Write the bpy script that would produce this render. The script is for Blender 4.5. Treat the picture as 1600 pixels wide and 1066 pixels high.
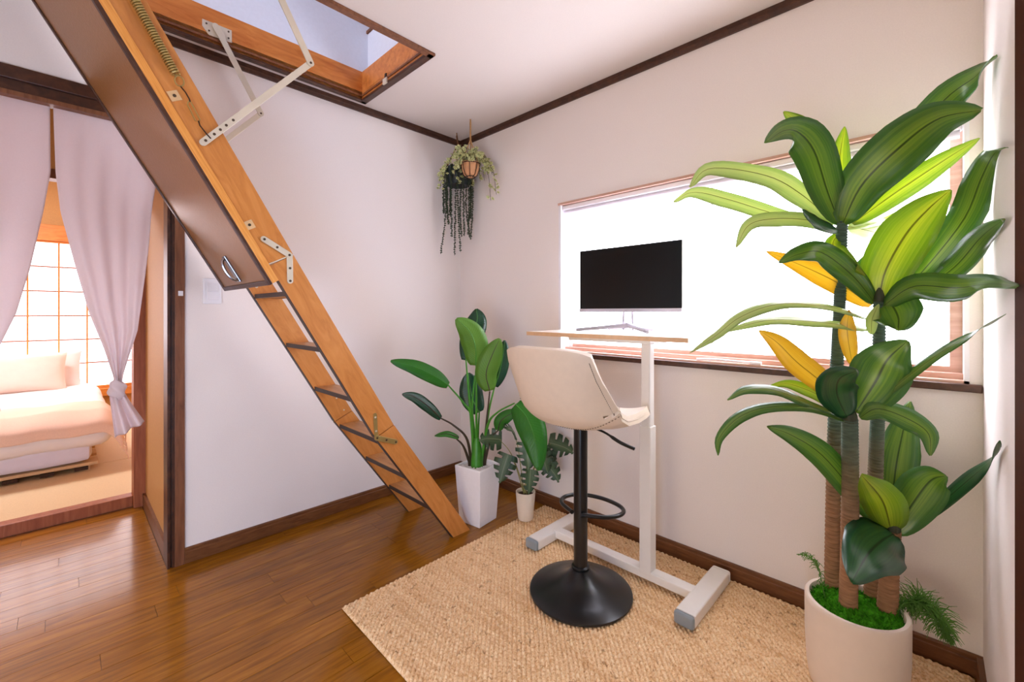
import bpy, bmesh, math, random
from mathutils import Vector, Matrix, noise as mnoise

for o in list(bpy.data.objects):
    bpy.data.objects.remove(o)
random.seed(7)
PI = math.pi
SC = bpy.context.scene
COL = SC.collection

# ------------------------------------------------------------------ camera
cam_d = bpy.data.cameras.new('camera')
cam_d.sensor_width = 36.0
cam_d.lens = 36.0 * 676.7 / 1600.0
cam_d.shift_y = -(533.0 - 488.0) / 1600.0
cam_d.clip_start = 0.01
cam = bpy.data.objects.new('camera', cam_d)
COL.objects.link(cam)
cam.location = (-1.97, -2.42, 1.133)
cam.rotation_euler = (PI / 2, 0, math.radians(44.1 - 90.0))
SC.camera = cam

# ------------------------------------------------------------------ world, lights, exposure
world = bpy.data.worlds.new('world')
SC.world = world
world.use_nodes = True
wb = world.node_tree.nodes['Background']
wb.inputs['Color'].default_value = (0.93, 0.95, 1.0, 1)
wb.inputs['Strength'].default_value = 1.0

SC.view_settings.view_transform = 'Standard'
SC.view_settings.look = 'None'
SC.view_settings.exposure = 0.15
SC.view_settings.gamma = 1.0
SC.view_settings.use_curve_mapping = False

# daylight through window and shoji panes; other panes and the lamp are added fill
WINDOW_GLOW = 8.2          # wide window in view
SHOJI_GLOW = 3.3           # bedroom shoji
LEFT_FILL = 4.6            # added fill pane on the left wall, outside the view
FRONT_FILL = 11.0           # added bluish fill pane behind the camera
ATTIC_FILL = 14.0           # added unseen pane that brightens the attic
BEDROOM_FILL = 72.0  # added unseen lamp that brightens the bedroom

# ------------------------------------------------------------------ helpers
def lin(c):
    return tuple(((x / 255.0) / 12.92 if x / 255.0 <= 0.04045 else ((x / 255.0 + 0.055) / 1.055) ** 2.4) for x in c)

class NT:
    def __init__(s, name):
        s.m = bpy.data.materials.new(name)
        s.m.use_nodes = True
        s.t = s.m.node_tree
        s.b = s.t.nodes['Principled BSDF']
        s.out = s.t.nodes['Material Output']
    def n(s, typ, **kw):
        nd = s.t.nodes.new(typ)
        for k, v in kw.items():
            setattr(nd, k, v)
        return nd
    def l(s, a, b):
        s.t.links.new(a, b)
    def ramp(s, fac, stops):
        r = s.n('ShaderNodeValToRGB')
        e = r.color_ramp.elements
        while len(e) < len(stops):
            e.new(0.5)
        for i, (p, c) in enumerate(stops):
            e[i].position = p
            e[i].color = (*c, 1)
        s.l(fac, r.inputs['Fac'])
        return r.outputs['Color']
    def mix(s, fac, a, b, blend='MIX'):
        x = s.n('ShaderNodeMix', data_type='RGBA', blend_type=blend)
        for sock, v in ((x.inputs[0], fac), (x.inputs[6], a), (x.inputs[7], b)):
            if isinstance(v, (int, float)):
                sock.default_value = v
            elif isinstance(v, tuple):
                sock.default_value = (*v, 1)
            else:
                s.l(v, sock)
        return x.outputs[2]
    def math(s, op, a, b=None):
        x = s.n('ShaderNodeMath', operation=op)
        for i, v in enumerate((a, b)):
            if v is None:
                continue
            if isinstance(v, (int, float)):
                x.inputs[i].default_value = v
            else:
                s.l(v, x.inputs[i])
        return x.outputs[0]
    def pos(s, scale=(1, 1, 1), rot=(0, 0, 0)):
        g = s.n('ShaderNodeNewGeometry')
        m1 = s.n('ShaderNodeMapping')
        m1.inputs['Rotation'].default_value = rot
        m2 = s.n('ShaderNodeMapping')
        m2.inputs['Scale'].default_value = scale
        s.l(g.outputs['Position'], m1.inputs[0])
        s.l(m1.outputs[0], m2.inputs[0])
        return m2.outputs[0]
    def noise(s, vec, scale, detail=3, rough=0.55, dist=0.0):
        x = s.n('ShaderNodeTexNoise')
        x.inputs['Scale'].default_value = scale
        x.inputs['Detail'].default_value = detail
        x.inputs['Roughness'].default_value = rough
        x.inputs['Distortion'].default_value = dist
        s.l(vec, x.inputs['Vector'])
        return x.outputs['Fac']
    def bump(s, h, strength=0.2, dist=0.01):
        x = s.n('ShaderNodeBump')
        x.inputs['Strength'].default_value = strength
        x.inputs['Distance'].default_value = dist
        s.l(h, x.inputs['Height'])
        s.l(x.outputs[0], s.b.inputs['Normal'])
    def set(s, **kw):
        names = dict(rough='Roughness', metal='Metallic', spec='Specular IOR Level', coat='Coat Weight',
                     coat_rough='Coat Roughness', sheen='Sheen Weight', trans='Transmission Weight', ior='IOR')
        for k, v in kw.items():
            if k == 'col':
                if isinstance(v, tuple):
                    s.b.inputs['Base Color'].default_value = (*v, 1)
                else:
                    s.l(v, s.b.inputs['Base Color'])
            else:
                s.b.inputs[names[k]].default_value = v
        return s

M = {}

def plain(name, rgb, rough=0.5, metal=0.0, var=0.06, nscale=30, bump=0.0, spec=0.5, coat=0.0):
    t = NT(name)
    c = lin(rgb)
    p = t.pos()
    f = t.noise(p, nscale)
    t.set(col=t.ramp(f, [(0.3, tuple(x * (1 - var) for x in c)), (0.7, tuple(min(1, x * (1 + var)) for x in c))]),
          rough=rough, metal=metal, spec=spec, coat=coat)
    if bump:
        t.bump(f, bump, 0.003)
    M[name] = t.m
    return t

def wood(name, rgbs, scale=(1.2, 14, 14), rot=(0, 0, 0), rough=0.4, ns=5.0, dist=0.6, per_object=0.0, coat=0.0, bump=0.06, spec=0.5):
    t = NT(name)
    p = t.pos(scale, rot)
    if per_object:
        oi = t.n('ShaderNodeObjectInfo')
        ad = t.n('ShaderNodeVectorMath', operation='ADD')
        cx = t.n('ShaderNodeCombineXYZ')
        k = t.math('MULTIPLY', oi.outputs['Random'], 37.0)
        t.l(k, cx.inputs[0]); t.l(k, cx.inputs[2])
        t.l(p, ad.inputs[0]); t.l(cx.outputs[0], ad.inputs[1])
        p = ad.outputs[0]
    f = t.noise(p, ns, 4, 0.6, dist)
    cs = [lin(c) for c in rgbs]
    col = t.ramp(f, [(0.28, cs[0]), (0.5, cs[1]), (0.74, cs[2])])
    if per_object:
        v = t.math('ADD', t.math('MULTIPLY', oi.outputs['Random'], per_object), 1.0 - per_object * 0.5)
        cc = t.n('ShaderNodeCombineColor')
        for i in range(3):
            t.l(v, cc.inputs[i])
        col = t.mix(1.0, col, cc.outputs[0], 'MULTIPLY')
    t.set(col=col, rough=rough, coat=coat, spec=spec)
    if coat:
        t.set(coat_rough=0.12)
    t.bump(f, bump, 0.002)
    M[name] = t.m
    return t

def glow(name, rgb, strength):
    t = NT(name)
    t.set(col=rgb, rough=0.6)
    t.b.inputs['Emission Color'].default_value = (*rgb, 1)
    t.b.inputs['Emission Strength'].default_value = strength
    M[name] = t.m
    return t

# ---- surfaces
w = plain('wallpaper', (242, 233, 228), rough=0.85, var=0.02, nscale=220, bump=0.08, spec=0.2)
plain('ceiling_paper', (228, 218, 212), rough=0.9, var=0.015, nscale=160, bump=0.06, spec=0.2)
plain('attic_white', (224, 228, 240), rough=0.9, var=0.02, nscale=60, spec=0.2)
plain('gold_wall', (196, 146, 84), rough=0.6, var=0.05, nscale=90, bump=0.06)
wood('floor_wood', [(118, 70, 8), (148, 92, 14), (170, 112, 24)], scale=(1.1, 12, 12), rough=0.3, ns=4.5, per_object=0.25, coat=0.5, bump=0.03, spec=0.12)
wood('dark_trim', [(52, 28, 16), (70, 38, 22), (86, 50, 30)], scale=(3, 3, 3), rough=0.42, ns=9)
wood('brown_trim', [(100, 58, 34), (124, 76, 48), (140, 92, 60)], scale=(10, 10, 1), rough=0.45, ns=6)
wood('base_trim', [(88, 50, 24), (110, 66, 34), (126, 80, 44)], scale=(2, 2, 14), rough=0.42, ns=6)
wood('orange_wood', [(196, 112, 40), (216, 134, 58), (228, 152, 76)], scale=(1.4, 10, 10), rough=0.4, ns=5)
wood('post_wood', [(138, 70, 36), (160, 88, 50), (178, 106, 66)], scale=(10, 10, 1), rough=0.45, ns=5)
wood('sash_wood', [(192, 146, 126), (206, 164, 146), (220, 182, 166)], scale=(9, 1.2, 9), rough=0.5, ns=5)
RL = (0, math.radians(120), 0)
wood('ladder_ply', [(188, 116, 52), (202, 130, 62), (212, 142, 74)], scale=(1.0, 6, 6), rot=RL, rough=0.36, ns=4.0, dist=2.2, coat=0.15)
wood('ladder_edge', [(206, 128, 48), (226, 152, 70), (238, 172, 92)], scale=(1.6, 20, 40), rot=RL, rough=0.45, ns=5)
wood('tread_ply', [(170, 112, 58), (190, 132, 74), (206, 150, 92)], scale=(12, 1.5, 12), rough=0.4, ns=4)
wood('hatch_ply', [(178, 96, 36), (202, 122, 54), (218, 142, 72)], scale=(1.4, 8, 8), rough=0.4, ns=4)
plain('door_vinyl', (150, 102, 56), rough=0.34, var=0.06, nscale=120, bump=0.35)
plain('steel', (222, 212, 192), rough=0.38, metal=0.35, var=0.05, nscale=14)
plain('brass_spring', (190, 170, 110), rough=0.3, metal=0.8)
plain('door_edge', (74, 40, 24), rough=0.95, spec=0.03)
plain('screw_dark', (88, 74, 60), rough=0.4, metal=0.6)
plain('wire_dark', (60, 42, 32), rough=0.45, metal=0.5)
plain('white_plastic', (240, 238, 242), rough=0.4, var=0.01)
plain('white_metal', (243, 238, 232), rough=0.35, var=0.01)
plain('grey_cap', (140, 150, 156), rough=0.5, var=0.03)
plain('black_metal', (16, 18, 20), rough=0.28, var=0.05)
plain('screen_black', (9, 17, 21), rough=0.3, var=0.1, nscale=2, spec=0.3)
plain('stand_grey', (196, 192, 206), rough=0.5, var=0.01)
plain('chrome', (150, 146, 150), rough=0.2, metal=0.95)
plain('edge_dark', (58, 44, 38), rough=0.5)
plain('ivory_leather', (236, 218, 196), rough=0.42, var=0.02, nscale=40, bump=0.03)
plain('stitch', (120, 100, 78), rough=0.8)
wood('desk_ply', [(238, 222, 204), (244, 232, 218), (248, 238, 226)], scale=(9, 1.2, 9), rough=0.4, ns=5, bump=0.02)
plain('desk_edge', (228, 190, 150), rough=0.5, var=0.05, nscale=60)
plain('planter_white', (250, 248, 250), rough=0.5, var=0.02, nscale=50, bump=0.03)
plain('pot_cream', (236, 222, 204), rough=0.4, var=0.02)
plain('pot_taupe', (240, 224, 208), rough=0.5, var=0.015)
plain('soil', (66, 44, 28), rough=0.95, var=0.4, nscale=160, bump=0.5)
plain('pebble', (238, 234, 236), rough=0.7, var=0.05, nscale=200, bump=0.3)
plain('pot_dark', (34, 44, 46), rough=0.5)
plain('terracotta', (206, 150, 106), rough=0.75, var=0.08, nscale=60)
plain('rope', (176, 134, 88), rough=0.9, var=0.15, nscale=200)
plain('leather_strap', (110, 72, 44), rough=0.7)
plain('tatami_mat', (224, 196, 152), rough=0.7, var=0.05, nscale=150, bump=0.1)
plain('tatami_border', (96, 70, 52), rough=0.8)
plain('futon_white', (244, 236, 234), rough=0.9, var=0.02, nscale=20, spec=0.2)
plain('futon_sheet', (226, 220, 232), rough=0.9, var=0.02, nscale=20, spec=0.2)
plain('pillow_peach', (244, 216, 202), rough=0.9, var=0.02, nscale=20, spec=0.2)
plain('throw_peach', (240, 206, 184), rough=0.95, var=0.05, nscale=180, bump=0.2, spec=0.1)
plain('pallet_wood', (214, 176, 128), rough=0.7, var=0.08)
glow('window_glass', (0.89, 0.895, 1.0), WINDOW_GLOW)
glow('shoji_paper', (1.0, 0.94, 1.0), SHOJI_GLOW)
glow('left_fill_pane', (1.0, 0.85, 0.64), LEFT_FILL)
glow('front_fill_pane', (0.46, 0.66, 1.0), FRONT_FILL)
glow('attic_fill_pane', (0.84, 0.89, 1.0), ATTIC_FILL)
glow('bedroom_fill_lamp', (0.94, 0.92, 1.0), BEDROOM_FILL)

def cloth_mat(name, rgb, trans=0.35):
    t = NT(name)
    c = lin(rgb)
    p = t.pos((1, 1, 1))
    f = t.noise(p, 240, 2)
    t.set(col=t.ramp(f, [(0.3, tuple(x * 0.95 for x in c)), (0.7, c)]), rough=0.95, spec=0.1)
    t.bump(f, 0.15, 0.002)
    tr = t.n('ShaderNodeBsdfTranslucent')
    tr.inputs['Color'].default_value = (*c, 1)
    mx = t.n('ShaderNodeMixShader')
    mx.inputs[0].default_value = trans
    t.l(t.b.outputs[0], mx.inputs[1]); t.l(tr.outputs[0], mx.inputs[2]); t.l(mx.outputs[0], t.out.inputs['Surface'])
    M[name] = t.m
cloth_mat('curtain_cloth', (246, 236, 238), 0.5)

def leaf_mat(name, edge, stripe, rib, trans=0.35, rough=0.35, streak=True):
    """leaf coloured by its own UV map: u across the blade, v along it"""
    t = NT(name)
    uv = t.n('ShaderNodeUVMap')
    sp = t.n('ShaderNodeSeparateXYZ')
    t.l(uv.outputs[0], sp.inputs[0])
    a = t.math('MULTIPLY', t.math('ABSOLUTE', t.math('SUBTRACT', sp.outputs[0], 0.5)), 2.0)
    mp = t.n('ShaderNodeMapping')
    mp.inputs['Scale'].default_value = (22, 0.7, 1)
    t.l(uv.outputs[0], mp.inputs[0])
    oi = t.n('ShaderNodeObjectInfo')
    cx = t.n('ShaderNodeCombineXYZ')
    t.l(t.math('MULTIPLY', oi.outputs['Random'], 30.0), cx.inputs[1])
    ad = t.n('ShaderNodeVectorMath', operation='ADD')
    t.l(mp.outputs[0], ad.inputs[0]); t.l(cx.outputs[0], ad.inputs[1])
    f = t.noise(ad.outputs[0], 1.0, 3)
    k = t.math('ADD', t.math('MULTIPLY', a, 0.45), t.math('MULTIPLY', f, 0.9 if streak else 0.3))
    body = t.ramp(k, [(0.38 if streak else 0.15, lin(stripe)), (0.80 if streak else 0.55, lin(edge))])
    ribf = t.ramp(a, [(0.02, (1, 1, 1)), (0.06, (0, 0, 0))])
    col = t.mix(ribf, body, lin(rib))
    t.set(col=col, rough=rough, spec=0.5, coat=0.5 if name.startswith('dracaena') else 0.0, coat_rough=0.28)
    if name.startswith('strelitzia'):
        vein = t.math('SINE', t.math('ADD', t.math('MULTIPLY', sp.outputs[1], 150.0), t.math('MULTIPLY', a, -22.0)))
        t.bump(t.math('ADD', f, t.math('MULTIPLY', vein, 0.35)), 0.3, 0.002)
    else:
        t.bump(f, 0.12, 0.002)
    tr = t.n('ShaderNodeBsdfTranslucent')
    t.l(t.mix(0.14, col, (0.75, 0.8, 0.05), 'MIX'), tr.inputs['Color'])
    mx = t.n('ShaderNodeMixShader')
    mx.inputs[0].default_value = trans
    t.l(t.b.outputs[0], mx.inputs[1]); t.l(tr.outputs[0], mx.inputs[2]); t.l(mx.outputs[0], t.out.inputs['Surface'])
    M[name] = t.m
leaf_mat('dracaena_g', (76, 132, 62), (150, 182, 74), (48, 84, 38), 0.42, 0.28)
leaf_mat('dracaena_y', (138, 172, 48), (204, 210, 78), (110, 116, 40), 0.55, 0.3)
leaf_mat('dracaena_p', (184, 204, 142), (216, 222, 160), (104, 112, 62), 0.5, 0.2)
leaf_mat('dracaena_o', (218, 180, 64), (234, 204, 92), (156, 122, 50), 0.5)
leaf_mat('dracaena_d', (34, 88, 58), (62, 118, 66), (30, 64, 40), 0.25, 0.25)
leaf_mat('strelitzia_l', (98, 150, 52), (112, 164, 60), (130, 170, 80), 0.3, 0.4, False)
leaf_mat('strelitzia_m', (44, 118, 32), (54, 134, 36), (70, 120, 40), 0.3, 0.35, False)
leaf_mat('strelitzia_d', (18, 62, 40), (22, 72, 46), (30, 80, 40), 0.12, 0.25, False)
leaf_mat('monstera_leaf', (44, 70, 44), (82, 106, 68), (120, 130, 96), 0.15, 0.45)
leaf_mat('ivy_leaf', (218, 216, 156), (86, 118, 64), (110, 130, 76), 0.2, 0.5)
leaf_mat('pearl_leaf', (52, 66, 44), (64, 80, 52), (52, 66, 44), 0.1, 0.5, False)
plain('stem_green', (62, 138, 34), rough=0.4, var=0.12)
plain('stem_brown', (60, 48, 30), rough=0.5)
plain('stem_dark', (54, 60, 38), rough=0.5, var=0.2)
plain('stem_pale', (150, 144, 84), rough=0.5)
plain('moss', (72, 150, 28), rough=0.95, var=0.45, nscale=90, bump=0.6, spec=0.1)
plain('fern_green', (84, 132, 48), rough=0.8, var=0.2)

def trunk_mat():
    t = NT('trunk_bark')
    g = t.n('ShaderNodeNewGeometry')
    sp = t.n('ShaderNodeSeparateXYZ')
    t.l(g.outputs['Position'], sp.inputs[0])
    base = t.ramp(t.math('ADD', sp.outputs[2], t.math('MULTIPLY', t.noise(t.pos(), 9), 0.25)),
                  [(0.0, lin((190, 142, 104))), (0.62, lin((170, 126, 92))), (0.9, lin((98, 114, 98))), (1.0, lin((86, 108, 96)))])
    f = t.noise(t.pos((30, 30, 160)), 1.0, 2)
    t.set(col=t.mix(0.5, base, t.ramp(f, [(0.3, (0.25, 0.25, 0.25)), (0.7, (1, 1, 1))]), 'MULTIPLY'), rough=0.8, spec=0.2)
    M['trunk_bark'] = t.m
trunk_mat()

def rug_mat():
    t = NT('jute')
    p = t.pos()
    f1 = t.noise(p, 120, 2, 0.7)
    f2 = t.noise(t.pos((14, 0.9, 1)), 3.0, 3)
    f3 = t.noise(p, 45, 2, 0.6)
    base = t.ramp(f1, [(0.30, lin((212, 164, 114))), (0.5, lin((248, 212, 166))), (0.70, lin((255, 232, 194)))])
    base = t.mix(t.ramp(f3, [(0.62, (0, 0, 0)), (0.72, (0.7, 0.7, 0.7))]), base, lin((150, 98, 54)))
    t.set(col=t.mix(t.ramp(f2, [(0.48, (0, 0, 0)), (0.75, (0.55, 0.55, 0.55))]), base, lin((208, 154, 98))), rough=0.95, spec=0.1)
    t.bump(f1, 0.4, 0.003)
    M['jute'] = t.m
rug_mat()

# ---- mesh building
class MB:
    def __init__(s):
        s.v, s.f, s.uv, s.smooth = [], [], None, False
    def add(s, vs, fs):
        k = len(s.v)
        s.v += [Vector(p) for p in vs]
        s.f += [tuple(i + k for i in f) for f in fs]
        return s
    def box(s, x0, x1, y0, y1, z0, z1):
        return s.add([(x0, y0, z0), (x1, y0, z0), (x1, y1, z0), (x0, y1, z0), (x0, y0, z1), (x1, y0, z1), (x1, y1, z1), (x0, y1, z1)],
                     [(0, 3, 2, 1), (4, 5, 6, 7), (0, 1, 5, 4), (1, 2, 6, 5), (2, 3, 7, 6), (3, 0, 4, 7)])
    def prism(s, poly, ax, a, b):
        """closed 2-D polygon extruded along axis ax from a to b"""
        def mk(p, t):
            q = list(p)
            q.insert(ax, t)
            return tuple(q)
        n = len(poly)
        vs = [mk(p, a) for p in poly] + [mk(p, b) for p in poly]
        fs = [tuple(range(n)), tuple(range(2 * n - 1, n - 1, -1))]
        fs += [(i, i + n, (i + 1) % n + n, (i + 1) % n) for i in range(n)]
        return s.add(vs, fs)
    def tube(s, pts, rad, n=10, cap=True):
        pts = [Vector(p) for p in pts]
        m = len(pts)
        if isinstance(rad, (int, float)):
            rad = [rad] * m
        rings, up = [], None
        for i in range(m):
            t = (pts[min(i + 1, m - 1)] - pts[max(i - 1, 0)]).normalized()
            if up is None:
                a = Vector((0, 0, 1)) if abs(t.z) < 0.9 else Vector((1, 0, 0))
                up = (a - t * a.dot(t)).normalized()
            else:
                up = (up - t * up.dot(t)).normalized()
            sd = t.cross(up)
            rings.append([pts[i] + (up * math.cos(2 * PI * k / n) + sd * math.sin(2 * PI * k / n)) * rad[i] for k in range(n)])
        vs = [p for r in rings for p in r]
        fs = [(i * n + k, i * n + (k + 1) % n, (i + 1) * n + (k + 1) % n, (i + 1) * n + k) for i in range(m - 1) for k in range(n)]
        if cap:
            fs += [tuple(range(n - 1, -1, -1)), tuple((m - 1) * n + k for k in range(n))]
        s.smooth = True
        return s.add(vs, fs)
    def lathe(s, prof, c=(0, 0, 0), n=32):
        vs = [(c[0] + r * math.cos(2 * PI * k / n), c[1] + r * math.sin(2 * PI * k / n), c[2] + z) for r, z in prof for k in range(n)]
        m = len(prof)
        fs = [(i * n + k, i * n + (k + 1) % n, (i + 1) * n + (k + 1) % n, (i + 1) * n + k) for i in range(m - 1) for k in range(n)]
        fs += [tuple(range(n - 1, -1, -1)), tuple((m - 1) * n + k for k in range(n))]
        s.smooth = True
        return s.add(vs, fs)
    def grid(s, fn, nu, nv):
        k = [(fn(i / nu, j / nv)) for j in range(nv + 1) for i in range(nu + 1)]
        fs = [(j * (nu + 1) + i, j * (nu + 1) + i + 1, (j + 1) * (nu + 1) + i + 1, (j + 1) * (nu + 1) + i) for j in range(nv) for i in range(nu)]
        s.smooth = True
        return s.add(k, fs)

def root_of(o):
    while o.parent:
        o = o.parent
    return o

def build(mb, name, mat, parent=None, bevel=0.0, solid=0.0, sub=0, kind=None, seg=2, offset=0.0):
    if parent is not None:
        org = root_of(parent).location.copy()
    else:
        xs = [p.x for p in mb.v]; ys = [p.y for p in mb.v]; zs = [p.z for p in mb.v]
        org = Vector(((min(xs) + max(xs)) / 2, (min(ys) + max(ys)) / 2, min(zs)))
    me = bpy.data.meshes.new(name)
    me.from_pydata([tuple(p - org) for p in mb.v], [], mb.f)
    if mb.uv:
        ul = me.uv_layers.new(name='UVMap')
        for lp in me.loops:
            ul.data[lp.index].uv = mb.uv[lp.vertex_index]
    me.materials.append(M[mat])
    bm = bmesh.new()
    bm.from_mesh(me)
    bmesh.ops.recalc_face_normals(bm, faces=bm.faces)
    bm.to_mesh(me)
    bm.free()
    if mb.smooth:
        for p in me.polygons:
            p.use_smooth = True
        try:
            me.set_sharp_from_angle(angle=math.radians(42))
        except Exception:
            pass
    o = bpy.data.objects.new(name, me)
    COL.objects.link(o)
    if parent is not None:
        o.parent = parent
    else:
        o.location = org
    if solid:
        d = o.modifiers.new('solid', 'SOLIDIFY')
        d.thickness = solid
        d.offset = offset
    if bevel:
        d = o.modifiers.new('bevel', 'BEVEL')
        d.width = bevel
        d.segments = seg
        d.limit_method = 'ANGLE'
    if sub:
        d = o.modifiers.new('sub', 'SUBSURF')
        d.levels = d.render_levels = sub
    if kind:
        o['kind'] = kind
    return o

def tag(o, label, cat=None, group=None, kind=None):
    o['label'] = label
    if cat:
        o['category'] = cat
    if group:
        o['group'] = group
    if kind:
        o['kind'] = kind
    return o

def thing(name, loc, label, cat, group=None, kind=None):
    o = bpy.data.objects.new(name, None)
    o.empty_display_size = 0.05
    COL.objects.link(o)
    o.location = loc
    return tag(o, label, cat, group, kind)

def box(name, mat, b, parent=None, bevel=0.0, **kw):
    return build(MB().box(*b), name, mat, parent, bevel=bevel, **kw)

def copy_part(o, parent, loc=None, scale=None):
    c = o.copy()
    COL.objects.link(c)
    c.parent = parent
    if loc is not None:
        c.location = loc
    if scale is not None:
        c.scale = scale
    return c

def spline(pts, n):
    """Catmull-Rom through the points"""
    P = [Vector(p) for p in pts]
    P = [P[0] * 2 - P[1]] + P + [P[-1] * 2 - P[-2]]
    out = []
    m = len(P) - 3
    for i in range(n + 1):
        t = i / n * m
        k = min(int(t), m - 1)
        t -= k
        a, b, c, d = P[k:k + 4]
        out.append(0.5 * ((2 * b) + (c - a) * t + (2 * a - 5 * b + 4 * c - d) * t * t + (3 * b - a - 3 * c + d) * t ** 3))
    return out

def leaf(name, mat, parent, pts, width, nrm, shape='lance', fold=0.15, wave=0.03, notch=0, n=18, seed=0):
    sp = spline(pts, n)
    nrm = Vector(nrm).normalized()
    mb = MB()
    cols = [-1, -0.6, -0.25, 0, 0.25, 0.6, 1]
    uvs, vs = [], []
    side = None
    for i, p in enumerate(sp):
        t = i / n
        tg = (sp[min(i + 1, n)] - sp[max(i - 1, 0)]).normalized()
        sd = tg.cross(nrm)
        if sd.length < 0.15 and side is not None:
            sd = side - tg * side.dot(tg)
        sd.normalize()
        if side is not None and sd.dot(side) < 0:
            sd = -sd
        if side is not None:
            sd = (sd + side * 1.2).normalized()
        side = sd
        nn = sd.cross(tg).normalized()
        if shape == 'lance':
            wd = 0.16 + 0.84 * math.sin(PI * min(1.0, t ** 0.8) * 0.96 + 0.02) ** 0.75 if t < 0.55 else max(0.0, math.sin(PI * min(1, t ** 0.8) * 0.96 + 0.04)) ** 0.9
            if t > 0.97:
                wd *= 0.55
        elif shape == 'paddle':
            wd = max(0.02, math.sin(PI * min(1, (0.04 + t * 0.96) ** 0.85))) ** 0.55
        else:
            wd = max(0.03, math.sin(PI * (0.10 + 0.90 * t) ** 0.62)) ** 0.7
        for c in cols:
            k = wd * width * 0.5
            if notch and abs(c) > 0.3:
                ph = (t * notch + (0.25 if c > 0 else 0.0)) % 1.0
                if ph > 0.70:
                    k *= 1 - 0.85 * (abs(c) - 0.25)
            off = -fold * abs(c) * k * (1 - 0.35 * abs(c)) + wave * width * math.sin(t * 17 + seed + (2 if c > 0 else 0)) * abs(c) ** 2
            q3 = p + sd * (c * k) + nn * off
            q3.y = max(q3.y, -2.530)
            q3.x = min(q3.x, -0.003)
            vs.append(q3)
            uvs.append(((c + 1) / 2, t))
    q = len(cols)
    fs = [(i * q + j, i * q + j + 1, (i + 1) * q + j + 1, (i + 1) * q + j) for i in range(n) for j in range(q - 1)]
    mb.add(vs, fs)
    mb.uv = uvs
    mb.smooth = True
    return build(mb, name, mat, parent, solid=0.0007)
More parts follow.
